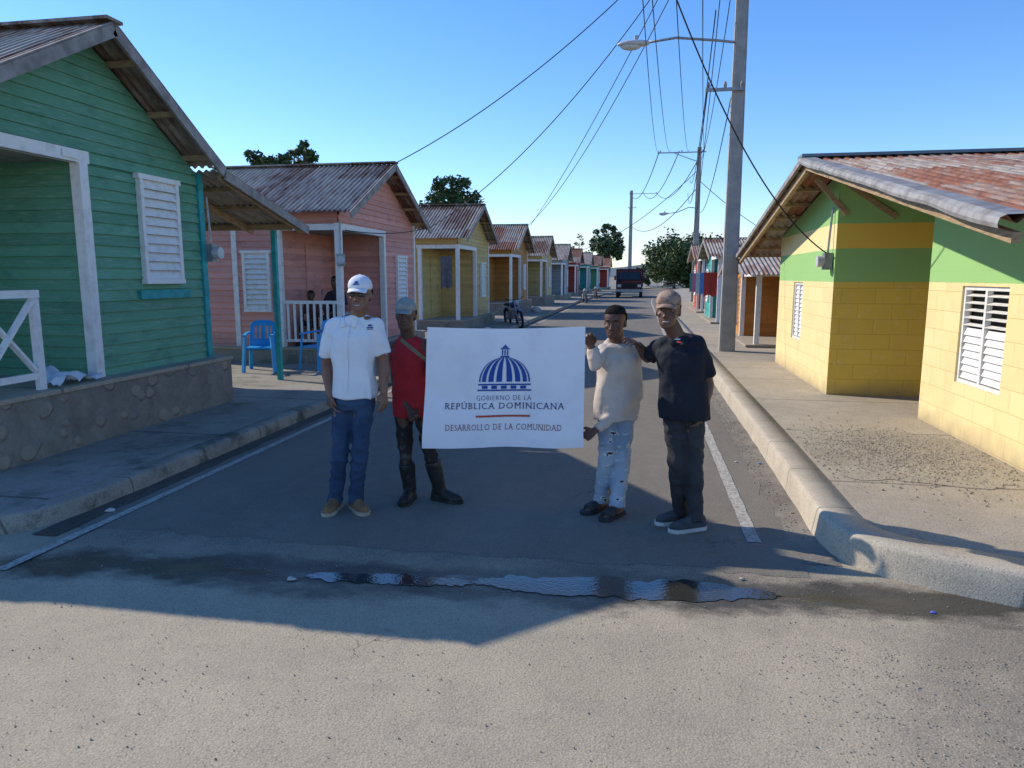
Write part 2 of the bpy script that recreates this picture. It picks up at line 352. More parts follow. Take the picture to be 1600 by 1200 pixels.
def person(label,base,G,skin,topm,botm,footm,solem,look=(0,-1,0),tilt=0,roll=0,sc=1.0,hem=-.08,sleeve='short',cap=None,hairc=True,shades=False,boots=None,sandal=False,nl=None,nr=None,cl=.5,cr=.5,fl=(0,-1),fr=(0,-1),torso=1.0,hood=False,vox=.0057,cvox=.0095,collar=None,lipc=None,beard=False,group=None,legw=1.0,slc=.8,placket=None,loose=1.0):
    J=G;T=thing('person',label,'person',(base[0],base[1],base[2] if len(base)>2 else 0),group)
    sl,sr=J['sl'],J['sr'];hl,hr=J['hl'],J['hr'];ms=(sl+sr)/2;mh=(hl+hr)/2
    u=V(((sr-sl).x,(sr-sl).y,0)).normalized()
    fw=V((u.y,-u.x,0))
    w=torso;ax=ms-mh;L=ax.length
    def tr(t):return mh+ax*t
    Hc=J['head'];lk=V(look);lk.z=0;lk.normalize();up=V((0,0,1));sdx=lk.cross(up)
    up=(up*cos(roll)+sdx*sin(roll)).normalized()
    yv=(lk*cos(tilt)-up*sin(tilt)).normalized();xv=yv.cross(up).normalized();zv=xv.cross(yv)
    MR=Matrix((xv,yv,zv)).transposed();MI=MR.transposed()
    def hp(x,y,z):return Hc+(xv*x+yv*y+zv*z)*sc
    bm=nb()
    loft(bm,[(tr(-.16),.09*w,.08*w),(tr(-.05),.14*w,.100*w),(tr(.1),.138*w,.098*w),(tr(.4),.128*w,.09*w),(tr(.7),.148*w,.105*w),(tr(.9),.152*w,.098*w),(tr(1.02),.11*w,.07*w),(tr(1.12),.055*w,.05*w)],u)
    limb(bm,tr(1.0)-fw*.01,hp(0,-.018,-.06),.060*sc,.054*sc)
    for s_ in(sl,sr): limb(bm,tr(1.1)+(s_-ms)*.25,s_,.036*w,.05*w)
    hloft(bm,hp,HEAD)
    for s_ in(-1,1):
        ell(bm,hp(s_*.043,.058,-.022),(.02*sc,.02*sc,.016*sc),MR,12)
        ell(bm,hp(s_*.077,-.012,-.01),(.009*sc,.018*sc,.030*sc),MR,12)
        ell(bm,hp(s_*.0125,.092,-.036),(.009*sc,.009*sc,.0075*sc),MR,8)
    ell(bm,hp(0,.078,.03),(.045*sc,.011*sc,.008*sc),MR,14)
    tube(bm,[hp(0,.08,.02),hp(0,.094,-.008),hp(0,.103,-.03)],[.0075*sc,.0085*sc,.0105*sc],8);ell(bm,hp(0,.1,-.033),(.012*sc,.012*sc,.0095*sc),MR,10)
    ell(bm,hp(0,.083,-.062),(.024*sc,.011*sc,.0055*sc),MR,10);ell(bm,hp(0,.082,-.074),(.020*sc,.012*sc,.007*sc),MR,10)
    for side,s0,e0,w0,t0,nn,cu in((1,'sl','el','wl','tl',nl,cl),(-1,'sr','er','wr','tr',nr,cr)):
        S0,E,W,TT=J[s0],J[e0],J[w0],J[t0]
        limb(bm,S0,E,.050*w,.040*w,bulge=.004);limb(bm,E,W,.041*w,.027*w,bulge=.006)
        nn=nn or (V((1,.3,0)) if side>0 else V((-1,.3,0)))
        d=(TT-W).normalized();n0=V(nn);n0=(n0-d*n0.dot(d)).normalized();sdv=d.cross(n0)
        want=V((0,-1,0)) if abs(d.z)>.6 and d.z<0 else V((0,0,1))
        hand(bm,W,TT,nn,1 if sdv.dot(want)>0 else -1,cu,sc*1.04)
    for h0,k0,a0,f0 in(('hl','kl','al',fl),('hr','kr','ar',fr)):
        limb(bm,J[h0],J[k0],.074*w,.050*w,bulge=.002);limb(bm,J[k0],J[a0],.048*w,.034*w,bulge=.004)
        d=V((f0[0],f0[1],0)).normalized();A=J[a0];zb=A.z-.07
        tube(bm,[V((A.x,A.y,zb+.01))-d*.045,V((A.x,A.y,zb+.015))+d*.02,V((A.x,A.y,zb))+d*.1,V((A.x,A.y,zb-.005))+d*.16],[.03,.04,.034,.02],12)
        limb(bm,A,A+d*.03+V((0,0,-.045)),.035,.038)
    def face(co):
        q=(co-Hc)
        if q.length>.16:return V((0,0,0))
        q=(MI@q)/sc
        if q.y<.03:return V((0,0,0))
        dy=0
        for s_ in(-1,1): dy-=.010*math.exp(-(((q.x-s_*.031)/.017)**2+((q.z-.008)/.012)**2))
        if abs(q.x)<.03: dy-=.005*math.exp(-((q.z+.068)/.0035)**2)
        return yv*dy*sc
    body=remesh(bm,vox,1,0,fac=.35,fn=face);bo=obj('body',body,skin,T,smooth=True)
    for s_ in(-1,1):
        if not shades:
            bm=nb();ell(bm,hp(s_*.031,.074,.007),(.0135*sc,.008*sc,.0055*sc),MR,12);e=obj('eye',bm,EW,T,smooth=True)
            bm=nb();ell(bm,hp(s_*.031,.0785,.0075),(.0058*sc,.005*sc,.0055*sc),MR,10);obj('pupil',bm,PU,e,smooth=True)
        bm=nb();tube(bm,[hp(s_*.014,.087,.027),hp(s_*.032,.086,.032),hp(s_*.05,.074,.026)],[.0025*sc,.0034*sc,.0015*sc],6);obj('eyebrow',bm,HAIR,T,smooth=True)
    bm=nb();tube(bm,[hp(-.022,.085,-.067),hp(-.01,.0925,-.069),hp(.01,.0925,-.069),hp(.022,.085,-.067)],[.001,.0032*sc,.0032*sc,.001],6);obj('mouth',bm,lipc or HAIR,T,smooth=True)
    if hairc:
        bm=nb();hloft(bm,hp,HAIRR[:4]+[(.05,.079,.02,-.1)] if cap else HAIRR,jit=.0015)
        obj('hair',bm,HAIR,T,smooth=True)
    bm=nb();hemt=hem/L;lo_=loose
    rings=[(tr(hemt),.166*w*lo_,.129*w*lo_)]
    if hemt<-.05: rings.append((tr(0),.168*w*lo_,.130*w*lo_))
    rings+=[(tr(.22),.159*w*lo_,.124*w*lo_),(tr(.45),.150*w*lo_,.118*w*lo_),(tr(.7),.162*w,.125*w),(tr(.88),.164*w,.115*w),(tr(1.0),.125*w,.088*w),(tr(1.1),.072*w,.068*w),(tr(1.15),.062*w,.062*w)]
    loft(bm,rings,u)
    for s_ in(sl,sr):
        if sleeve=='none': limb(bm,tr(1.08)+(s_-ms)*.25,ms.lerp(s_,.86),.045*w,.053*w)
        else: limb(bm,tr(1.08)+(s_-ms)*.25,s_,.045*w,.058*w)
    if sleeve=='short':
        for s0,e0 in(('sl','el'),('sr','er')): q=J[s0].lerp(J[e0],slc);frus(bm,J[s0],q,.058*w,.069*w)
    if sleeve=='long':
        for s0,e0,w0 in(('sl','el','wl'),('sr','er','wr')):
            limb(bm,J[s0],J[e0],.060*w,.053*w);q=J[e0].lerp(J[w0],.82);frus(bm,J[e0],q,.054*w,.047*w);frus(bm,q,J[e0].lerp(J[w0],.95),.041*w,.036*w)
    if hood:
        q=[tr(1.13)+fw*(.07*cos(a))+u*.08*sin(a)+V((0,0,-.03*cos(a))) for a in [2*pi*k/16 for k in range(16)]]
        tube(bm,q,.025*w,10,closed=True);ell(bm,tr(1.02)-fw*.09,(.11*w,.06*w,.09*w),None,16)
    tm=remesh(bm,cvox,2,.015,6.5,(1,1,.6))
    shirt=obj('hoodie' if hood else ('polo_shirt' if collar else 'shirt'),tm,topm,T,smooth=True)
    bb=BVHTree.FromPolygons([v.co+BASE[T.name] for v in tm.vertices],[p.vertices[:] for p in tm.polygons])
    def onf(t,x,off=.004):
        o=tr(t)+u*x+fw*.5;h=bb.ray_cast(o,-fw);return (h[0] if h[0] is not None else tr(t)+u*x+fw*.1)+fw*off
    if collar:
        for s_ in(-1,1):
            bm=nb();pts=[tr(1.17)-fw*.055,tr(1.18)+u*s_*.06*w-fw*.005,tr(1.13)+u*s_*.05*w+fw*.04*w,onf(1.02,s_*.008,.012)]
            lo=[pts[0]-V((0,0,.035)),tr(1.11)+u*s_*.078*w-fw*.005,onf(1.06,s_*.068*w,.010),onf(.985,s_*.05*w,.010)]
            A=[bm.verts.new(p) for p in pts];B=[bm.verts.new(p) for p in lo]
            for i in range(3):bm.faces.new((A[i],A[i+1],B[i+1],B[i]))
            c=obj('collar',bm,collar,shirt,smooth=True);md=c.modifiers.new('s','SOLIDIFY');md.thickness=.006
    if placket:
        bm=nb();pr=None
        for i in range(8):
            t=1.0-(placket)*i/7;v=(bm.verts.new(onf(t,-.013,.003)),bm.verts.new(onf(t,.013,.003)))
            if pr:bm.faces.new((pr[0],pr[1],v[1],v[0]))
            pr=v
        c=obj('placket',bm,topm,shirt);md=c.modifiers.new('s','SOLIDIFY');md.thickness=.004
    bm=nb();lw=legw
    loft(bm,[(tr(-.17),.10*w,.09*w),(tr(-.06),.150*w,.113*w),(tr(.0),.143*w,.106*w),(tr(.08),.132*w,.096*w)],u)
    for h0,k0,a0 in(('hl','kl','al'),('hr','kr','ar')):
        A=J[a0];K=J[k0];end=K.lerp(A,.45) if boots else A+V((0,0,-.025));H0=J[h0].lerp(K,.08)
        limb(bm,H0,K,.080*w,.062*w*lw)
        tube(bm,[K.lerp(end,t) for t in(0,.3,.6,.85,.97,1)],[.062*w*lw,.060*w*lw,.054*w*lw,.052*w*lw,.056*w*lw,.060*w*lw],16)
    obj('trousers',remesh(bm,cvox,2,.012,8.5,(1,1,1.2)),botm,T,smooth=True)
    for a0,k0,f0 in(('al','kl',fl),('ar','kr',fr)):
        A=J[a0];dz=A.z-.095
        if sandal:
            so_=sole(A,f0,.022)
            for v in so_.verts:v.co.z+=dz
            so=obj('sandal',so_,footm,T)
            bm=shoe_parts(A,f0,.03+dz,[(.06,.046,.055),(.075,.051,.058),(.12,.053,.05),(.135,.048,.042)]);obj('strap',bm,footm,so,smooth=True)
            continue
        bm=shoe_parts(A,f0,.028,SPROF,1,1.0)
        if boots: frus(bm,V((A.x,A.y,.08)),J[k0].lerp(A,.22),.05,.066,18)
        mm=remesh(bm,.008,1,.002,20)
        for v in mm.vertices: v.co.z+=dz
        sh_=obj('boot' if boots else 'shoe',mm,footm,T,smooth=True)
        s2=sole(A,f0)
        for v in s2.verts:v.co.z+=dz
        obj('sole',s2,solem,sh_)
        if not boots:
            bm=nb();d=V((f0[0],f0[1],0)).normalized();s_=V((-d.y,d.x,0));B0=V((A.x,A.y,dz))
            for k in range(4):
                t=.045+.022*k;h=.028+(.095-.9*(t-.03));tube(bm,[B0+d*t-s_*.024+V((0,0,h-.012)),B0+d*t+V((0,0,h)),B0+d*t+s_*.024+V((0,0,h-.012))],.003,5)
            obj('laces',bm,solem,sh_)
    if cap:
        bm=nb();hloft(bm,hp,CAPR)
        cp=obj('cap',bm,cap,T,smooth=True)
        bm=nb();rows=[]
        for i in range(8):
            t=i/7;row=[]
            for k in range(17):
                a=R(-66+132*k/16);x=.078*sin(a)*(1-.06*t);y=.088*cos(a)**.8+.004+t*.068*cos(a*.85)**.7;z=.05-.020*t-.018*sin(a)**2*(.4+.6*t)
                row.append(bm.verts.new(hp(x,y,z)))
            rows.append(row)
        for A,B in zip(rows,rows[1:]):
            for k in range(16):bm.faces.new((A[k],A[k+1],B[k+1],B[k]))
        br=obj('brim',bm,cap,cp,smooth=True);md=br.modifiers.new('s','SOLIDIFY');md.thickness=.004
        bm=nb();ell(bm,hp(0,-.01,.143),(.008,.008,.005),MR,8);obj('cap_button',bm,cap,cp,smooth=True)
    if shades:
        bm=nb()
        for s_ in(-1,1):
            ell(bm,hp(s_*.032,.088,.004),(.026*sc,.006*sc,.017*sc),MR,16);tube(bm,[hp(s_*.056,.082,.01),hp(s_*.08,0,.006)],.0025,6)
        tube(bm,[hp(-.01,.096,.01),hp(.01,.096,.01)],.0025,6);obj('sunglasses',bm,MT['glass'],T,smooth=True)
    return T,shirt,bb,hp
def px(Y0,d):
    o={}
    for k,v in d.items():
        p=at(v[0],v[1],Y0+(v[2] if len(v)>2 else 0))
        if k in('al','ar'): p.z=.095
        o[k]=p
    return o
CB=dict(rough=.85,bump=.75,bscale=15,bd=.012)
cwhite=M('white_polo_cloth',(.80,.81,.82),(.74,.75,.77),5,**CB)
cblack=M('black_polo_cloth',(.012,.014,.022),(.02,.022,.03),5,**CB)
cred=M('red_sleeveless_cloth',(.48,.028,.035),(.37,.02,.028),5,**CB)
chood=M('beige_cotton',(.58,.51,.44),(.46,.40,.345),5,**CB)
jeans=M('blue_denim',(.04,.08,.15),(.02,.042,.09),3.5,**CB)
jdark=M('black_denim',(.03,.03,.032),(.05,.05,.052),4,**CB)
camo=M('muddy_dark_trousers',(.022,.02,.02),(.1,.085,.07),11,lo=.5,hi=.66,**CB)
jl,ntj,bj=nm('ripped_light_denim')
a_=mixc(ntj,rng(ntj,nz(ntj,4,6),.38,.64),(.22,.29,.38),(.36,.42,.48))
rip=nz(ntj,15,4,(1,1,1.8),.6);a_=mixc(ntj,rng(ntj,rip,.58,.61),a_,(.62,.62,.6));a_=mixc(ntj,rng(ntj,rip,.63,.65),a_,(.06,.035,.028))
ntj.links.new(a_,bj.inputs['Base Color']);bj.inputs['Roughness'].default_value=.9;bmp(ntj,bj,nz(ntj,15,3),.75,.012)
jlight=jl
bootm=M('brown_suede',(.27,.15,.07),(.18,.1,.05),12,.8,0,.2,90)
solt=M('tan_sole',(.45,.38,.28),(.3,.25,.19),20,.8)
rub=M('muddy_black_rubber',(.02,.02,.02),(.09,.08,.065),7,.5,lo=.5,hi=.7)
sneak=M('dark_grey_sneaker',(.05,.052,.055),(.08,.08,.085),20,.8)
solw=M('off_white_sole',(.55,.55,.52),(.4,.4,.38),20,.7)
sand=M('black_sandal',(.025,.025,.028),(.04,.04,.04),10,.7)
s1=skinmat('skin_brown',(.25,.125,.08));s2=skinmat('skin_deep_brown',(.12,.058,.038));s3=skinmat('skin_dark_brown',(.13,.063,.041));s4=skinmat('skin_warm_brown',(.155,.075,.048))
capw=M('white_cap_cloth',(.77,.78,.80),(.7,.71,.74),8,.85,0,.2,200);capg=M('grey_green_cap_cloth',(.24,.26,.24),(.33,.34,.32),14,.9,0,.2,200)
capt=M('tan_plaid_cap_cloth',(.38,.26,.19),(.22,.145,.11),26,.9,0,.2,200,lo=.45,hi=.55)
lip=M('lip_brown',(.12,.05,.04),(.1,.04,.035),9,.5);teeth=M('teeth_white',(.6,.58,.54),(.55,.53,.5),9,.4)
Y1=4.85
j=px(Y1,{'head':(563,461,-.02),'sl':(521,511,.02),'sr':(586,508,.0),'el':(510,568,.05),'er':(599,564,.04),'wl':(516,618,-.05),'wr':(600,612,-.02),'tl':(526,652,-.08),'tr':(601,645,-.06),'hl':(538,622),'hr':(569,620),'kl':(532,703,-.03),'kr':(563,698,-.02),'al':(524,785,.03),'ar':(555,778,.05)})
p1,sh1,bb1,_h1=person('man in white polo, white cap and sunglasses standing leftmost with arms down',(j['al'].x+.08,Y1),j,s1,cwhite,jeans,bootm,solt,look=(.1,-1,0),hem=-.0,cap=capw,shades=True,fl=(.05,-1),fr=(.75,-.75),torso=1.04,collar=cwhite,lipc=teeth,cl=.55,cr=.55,placket=.9)
Y2=5.2
j=px(Y2,{'head':(634,493,-.03),'sl':(616,541,.0),'sr':(659,538,.02),'el':(619,600,.04),'er':(678,585,.02),'wl':(641,643,-.14),'wr':(672,546,-.17),'tl':(656,667,-.24),'tr':(667,510,-.25),'hl':(630,630),'hr':(657,630),'kl':(634,712,-.05),'kr':(672,708,-.03),'al':(641,778,.0),'ar':(688,777,.02)})
p2,_,bb2,_=person('man in red sleeveless shirt, grey green cap and black rubber boots holding the banner',(j['al'].x+.1,Y2),j,s2,cred,camo,rub,rub,look=(.05,-1,0),tilt=.02,sc=.95,hem=-.1,sleeve='none',cap=capg,boots=True,fl=(0,-1),fr=(.95,-.3),torso=.90,nl=V((.3,-1,.2)),nr=V((.2,-1,0)),cl=1.25,cr=1.3,lipc=lip)
bm=nb();pr=None
for k in range(12):
    x,y=622+44*k/11,527+36*k/11;v=[]
    for o_ in(-2.6,2.6):
        d=(at(x+o_*.6,y-o_,5)-CAM).normalized();h=bb2.ray_cast(CAM,d);v.append(h[0]-d*.007 if h[0] is not None else None)
    if None in v: pr=None;continue
    v=[bm.verts.new(q) for q in v]
    if pr:bm.faces.new((pr[0],pr[1],v[1],v[0]))
    pr=v
obj('shoulder_strap',bm,M('olive_strap',(.25,.21,.12),(.18,.15,.08),9,.8),p2,smooth=True)
Y3=5.22
j=px(Y3,{'head':(961,504,-.04),'sl':(944,549,-.04),'sr':(990,550,.03),'el':(931,570,-.2),'er':(994,618,-.0),'wl':(924,541,-.21),'wr':(929,673,-.17),'tl':(911,507,-.27),'tr':(903,690,-.26),'hl':(950,632),'hr':(977,632),'kl':(949,712,-.05),'kr':(971,716,-.02),'al':(938,780,-.0),'ar':(964,792,-.12)})
p3,_,_,_=person('young man in beige hoodie, ripped pale jeans and sandals holding the banner',(j['al'].x+.06,Y3),j,s3,chood,jlight,sand,sand,look=(-.25,-1,0),tilt=.12,sc=.97,hem=-.11,sleeve='long',sandal=True,fl=(-.6,-.8),fr=(-.5,-.85),torso=.95,hood=True,nl=V((-.1,-1,0)),nr=V((-.3,-1,.3)),cl=1.3,cr=1.0,lipc=lip,legw=1.15,loose=1.06)
Y4=4.95
j=px(Y4,{'head':(1044,486,-.04),'sl':(1036,538,.04),'sr':(1091,537,.0),'el':(1012,558,.22),'er':(1106,600,.04),'wl':(998,540,.14),'wr':(1099,640,-.05),'tl':(985,530,.05),'tr':(1090,672,-.1),'hl':(1053,633),'hr':(1084,633),'kl':(1058,728,-.04),'kr':(1084,732,-.02),'al':(1064,806,.08),'ar':(1086,826,-.06)})
p4,sh4,bb4,_h4=person('man in black polo shirt, tan cap and dark jeans, arm around the hoodie wearer',(j['ar'].x,Y4),j,s4,cblack,jdark,sneak,solw,look=(-.2,-1,0),tilt=-.02,hem=-.09,cap=capt,fl=(-.9,-.45),fr=(-.9,-.45),torso=1.03,collar=cblack,lipc=teeth,cl=.5,cr=.6,nl=V((-.3,.2,-.9)))
def patch(bb,parent,name,pxs,mat,Y,off=.004):
    bm=nb()
    for (x0,y0,x1,y1) in pxs:
        vs=[]
        for (a,b) in((x0,y0),(x1,y0),(x1,y1),(x0,y1)):
            d=(at(a,b,Y)-CAM).normalized();h=bb.ray_cast(CAM,d)
            if h[0] is None:break
            vs.append(h[0]-d*off)
        if len(vs)==4:bm.faces.new([bm.verts.new(v) for v in vs])
    obj(name,bm,mat,parent)
blu=M('emblem_blue',(.02,.08,.28),(.02,.07,.25),9,.7);redm=M('emblem_red',(.55,.05,.04),(.5,.05,.04),9,.7)
patch(bb1,sh1,'chest_emblem',[(575,507,581,510),(573,511,583,513),(573,514,583,515)],blu,Y1,.006)
patch(bb4,sh4,'chest_emblem',[(1053,525,1059,528),(1050,529,1063,531)],MT['white'],Y4,.006);patch(bb4,sh4,'chest_text',[(1047,533,1065,535.5)],redm,Y4,.006)
bm=nb();hp=_h1
for x,z,w,h in((0,.085,.016,.0035),(0,.075,.022,.0035),(0,.094,.009,.005)):
    q=[hp(x+a*w,.100-max(0,(z+b*h-.075))*.55-abs(a*w)*.15,z+b*h) for a,b in((-1,-1),(1,-1),(1,1),(-1,1))];bm.faces.new([bm.verts.new(v) for v in q])
obj('cap_emblem',bm,blu,p1)
SIT={'head':(0,-.02,1.22),'sl':(-.15,0,.98),'sr':(.15,0,.98),'el':(-.22,-.1,.72),'er':(.22,-.1,.72),'wl':(-.12,-.3,.62),'wr':(.12,-.3,.62),'tl':(-.05,-.4,.6),'tr':(.05,-.4,.6),'hl':(-.08,0,.52),'hr':(.08,0,.52),'kl':(-.11,-.4,.52),'kr':(.11,-.4,.52),'al':(-.11,-.42,.1),'ar':(.11,-.42,.1)}
cdk=M('dark_blouse',(.03,.025,.04),(.05,.04,.05),8,.9)
bm_s=lambda s,o:{k:V(v)*s+V(o) for k,v in SIT.items()}
person('dark haired person sitting inside the pink porch',(-5.98,13.5,.42),bm_s(1,(-5.98,13.5,.42)),s2,cdk,jdark,sand,sand,vox=.012,cvox=.016,look=(-.3,-1,0),group='people on the pink porch')
person('small child sitting behind the pink porch balusters',(-6.42,13.3,.42),bm_s(.78,(-6.42,13.3,.42)),s2,M('child_shirt',(.12,.06,.05),(.1,.05,.04),8,.9),jdark,sand,sand,vox=.012,cvox=.014,sc=.85,torso=.72,look=(.2,-1,0),group='people on the pink porch')
# ---------------------------------------------------------------- banner
BC=[at(668,511,4.93),at(915,510,4.93),at(911,699,4.93),at(660,700,4.93)]
def bpt(u,v,off=0):
    p=BC[0].lerp(BC[1],u).lerp(BC[3].lerp(BC[2],u),v)
    w=.014*noise.noise(V((u*3,v*1.5,2)))+.007*sin(u*14+v*3)*(.4+.6*v)+.010*sin(v*9)*math.exp(-u*5)+.010*sin(v*8+1)*math.exp(-(1-u)*5)
    w+=.006*noise.noise(V((u*9,v*6,7)))
    p=p+V((0,-w-off,0));p.z-=.014*sin(pi*u)*(1-v)+.006*sin(u*9)*v
    return p
BN=thing('banner','white cloth banner with blue dome emblem held between four men','banner',(at(788,700,4.93).x,4.93,.75))
bm=nb();NU,NV=90,66;g=[[bm.verts.new(bpt(i/NU,k/NV)) for i in range(NU+1)] for k in range(NV+1)]
for k in range(NV):
    for i in range(NU):bm.faces.new((g[k][i],g[k][i+1],g[k+1][i+1],g[k+1][i]))
mb,ntb,bb_=nm('banner_cloth');ntb.links.new(mixc(ntb,rng(ntb,nz(ntb,3,7),.5,.8),(.84,.84,.87),(.7,.7,.75)),bb_.inputs['Base Color']);bb_.inputs['Roughness'].default_value=.8
bmp(ntb,bb_,nz(ntb,7,4),.4,.015)
obj('cloth',bm,mb,BN,smooth=True)
def B(x,y,off=.004): return bpt((x-664)/250,(y-511)/188.5,off)
navy=M('navy_print',(.012,.03,.11),(.015,.035,.12),9,.7);blu2=M('royal_blue_print',(.015,.07,.30),(.02,.08,.33),9,.7);ora=M('orange_print',(.50,.09,.045),(.46,.08,.04),9,.7);mar=M('maroon_print',(.26,.05,.045),(.24,.05,.045),9,.7)
def txtmesh(s,sp,off):
    c=bpy.data.curves.new('t','FONT');c.body=s;c.size=1;c.space_character=sp;c.offset=off;c.resolution_u=3
    o=bpy.data.objects.new('t',c);COL.objects.link(o);dg=bpy.context.evaluated_depsgraph_get()
    me=bpy.data.meshes.new_from_object(o.evaluated_get(dg));bpy.data.objects.remove(o);return me
CH=max(v.co.y for v in txtmesh('E',1,0).vertices)
def textpart(s,x0,x1,ytop,ybase,mat,name,off=0.0,sp=1.0,serif=False):
    me=txtmesh(s,sp,off)
    xs=[v.co.x for v in me.vertices];a,b=min(xs),max(xs);ch=CH
    def mp(x,y,o=.004): return B(x0+(x-a)/(b-a)*(x1-x0),ybase-(y/ch)*(ybase-ytop),o)
    bm=bmesh.new();bm.from_mesh(me)
    S_=[]
    if serif:
        for e in bm.edges:
            if len(e.link_faces)!=1: continue
            p,q=e.verts[0].co,e.verts[1].co
            if abs(p.y-q.y)>.004: continue
            for yy,sg in((0,1),(ch,-1)):
                if abs(p.y-yy)<.03:
                    l,r_=sorted((p.x,q.x))
                    if .035<r_-l<.2: S_.append((l-.07,r_+.07,yy,sg))
                    elif r_-l>=.2 : S_.append((l-.07,l+.1,yy,sg))
    for v in bm.verts: v.co=mp(v.co.x,v.co.y)
    for l,r_,yy,sg in S_:
        bm.faces.new([bm.verts.new(mp(x,y,.0052)) for x,y in((l,yy),(r_,yy),(r_,yy+sg*.05),(l,yy+sg*.05))])
    bm.to_mesh(me);bm.free()
    obj(name,me,mat,BN)
textpart('GOBIERNO DE LA',748,833,615.5,623.5,navy,'printed_text',-.015,1.2)
textpart('REPÚBLICA DOMINICANA',698,884,627.5,637,navy,'printed_text',-.004,1.22,True)
textpart('DESARROLLO DE LA COMUNIDAD',700,881,661.5,671,mar,'printed_text',-.010,1.18,True)
def qstrip(bm,f0,f1,n=12):
    pr=None
    for i in range(n+1):
        a,b=f0(i/n),f1(i/n);v=(bm.verts.new(B(*a)),bm.verts.new(B(*b)))
        if pr:bm.faces.new((pr[0],pr[1],v[1],v[0]))
        pr=v
bm=nb();qstrip(bm,lambda t:(748+84*t,647.2),lambda t:(748+84*t,650.4));obj('printed_bar',bm,ora,BN)
bm=nb();cx,by,RX,RY=791,594,40,39
edges=[(-90,-70),(-62,-46),(-39,-25),(-18,-5),(5,18),(25,39),(46,62),(70,90)]
for a0,a1 in edges:
    def fe(a):
        return lambda t:(cx+RX*sin(R(a))*cos(R(82*t)),by-RY*sin(R(82*t))*(1.0))
    qstrip(bm,fe(a0),fe(a1),16)
qstrip(bm,lambda t:(750+82*t,597),lambda t:(750+82*t,599.5))
qstrip(bm,lambda t:(749+84*t,606.2),lambda t:(749+84*t,608.6))
for k in range(5):
    x=756+k*15;qstrip(bm,lambda t,x=x:(x+9*t,600.2),lambda t,x=x:(x+9*t,605.2),3)
qstrip(bm,lambda t:(784+14*t,553),lambda t:(784+14*t,555.5),3)
for x in(786,790,794):qstrip(bm,lambda t,x=x:(x+2*t,544),lambda t,x=x:(x+2*t,552.3),2)
qstrip(bm,lambda t:(784+14*t,541),lambda t:(784+14*t,543.2),3)
qstrip(bm,lambda t:(786+10*t,540.4-3.5*sin(pi*t)),lambda t:(786+10*t,540.6),8)
qstrip(bm,lambda t:(790.3+1.4*t,535),lambda t:(790.3+1.4*t,538),2)
obj('dome_emblem',bm,blu2,BN)
# ---------------------------------------------------------------- ground
def sh(Y): return 0 if Y<45 else (.0014*(Y-45)**2 if Y<110 else .0014*65**2+.182*(Y-110))
bm=nb()
poly(bm,[(-3000,-300),(3000,-300),(3000,4500),(-3000,4500)],-.004)
obj('ground',bm,MT['dirt'],kind='structure',label='dry dirt ground reaching the horizon')
bm=nb();poly(bm,[(-40,-12),(40,-12),(40,4.7),(-40,4.7)],.002)
obj('crossroad',bm,MT['foreground'],kind='structure',label='pale pebbly cross road in the foreground')
def strip(bm,a,b,Ys,z):
    prev=None
    for Y in Ys:
        s=sh(Y);v=(bm.verts.new((a(Y)+s,Y,z)),bm.verts.new((b(Y)+s,Y,z)))
        if prev:bm.faces.new((prev[0],prev[1],v[1],v[0]))
        prev=v
YS=[4.35+.12*i for i in range(60)]+[11.6+1.0*i for i in range(40)]+[52+5*i for i in range(40)]
bm=nb()
strip(bm,lambda Y:-3.92+.04*noise.noise(V((Y*2,1,0))),lambda Y:1.03+.05*noise.noise(V((Y*3,5,0)))-.03*noise.noise(V((Y*9,5,0))),YS,.007)
xs=[-3.92+4.95*i/90 for i in range(91)];pv=None
for x in xs:
    v=(bm.verts.new((x,4.35,.007)),bm.verts.new((x,4.2+.12*noise.noise(V((x*1.7,0,3)))+.07*noise.noise(V((x*8,0,3))),.0035)))
    if pv:bm.faces.new((pv[0],pv[1],v[1],v[0]))
    pv=v
obj('road',bm,MT['asphalt'],kind='structure',label='worn asphalt street')
bm=nb();strip(bm,lambda Y:.745+.012*noise.noise(V((Y*5,1,0))),lambda Y:.835+.012*noise.noise(V((Y*5,9,0))),[y for y in YS if y>4.6],.011)
obj('edge_line',bm,MT['linep'],kind='structure')
bm=nb();strip(bm,lambda Y:-3.77+.012*noise.noise(V((Y*5,1,0))),lambda Y:-3.70+.012*noise.noise(V((Y*5,9,0))),[3.45,3.9]+[y for y in YS if y>4],.011)
obj('edge_line',bm,MT['linep'],kind='structure')
bm=nb()
y=7.0
while y<60:
    strip(bm,lambda Y:-1.52,lambda Y:-1.44,[y,y+1.1],.011);y+=3.2
obj('centre_line',bm,M('faded_paint',(.26,.24,.19),(.14,.13,.11),18,.8,lo=.4,hi=.55),kind='structure')
bm=nb();strip(bm,lambda Y:.96,lambda Y:1.26,[4.4]+[y for y in YS if y>4.45],.005)
obj('gutter',bm,MT['gutter'],kind='structure')
bm=nb();strip(bm,lambda Y:-4.05,lambda Y:-3.86+.03*noise.noise(V((Y*3,2,0))),[4.0]+YS,.0095)
obj('gutter',bm,groundmat('wet_gutter',(.10,.088,.068),(.06,.053,.042),(.14,.122,.095),80,False,.4,1.5),kind='structure')
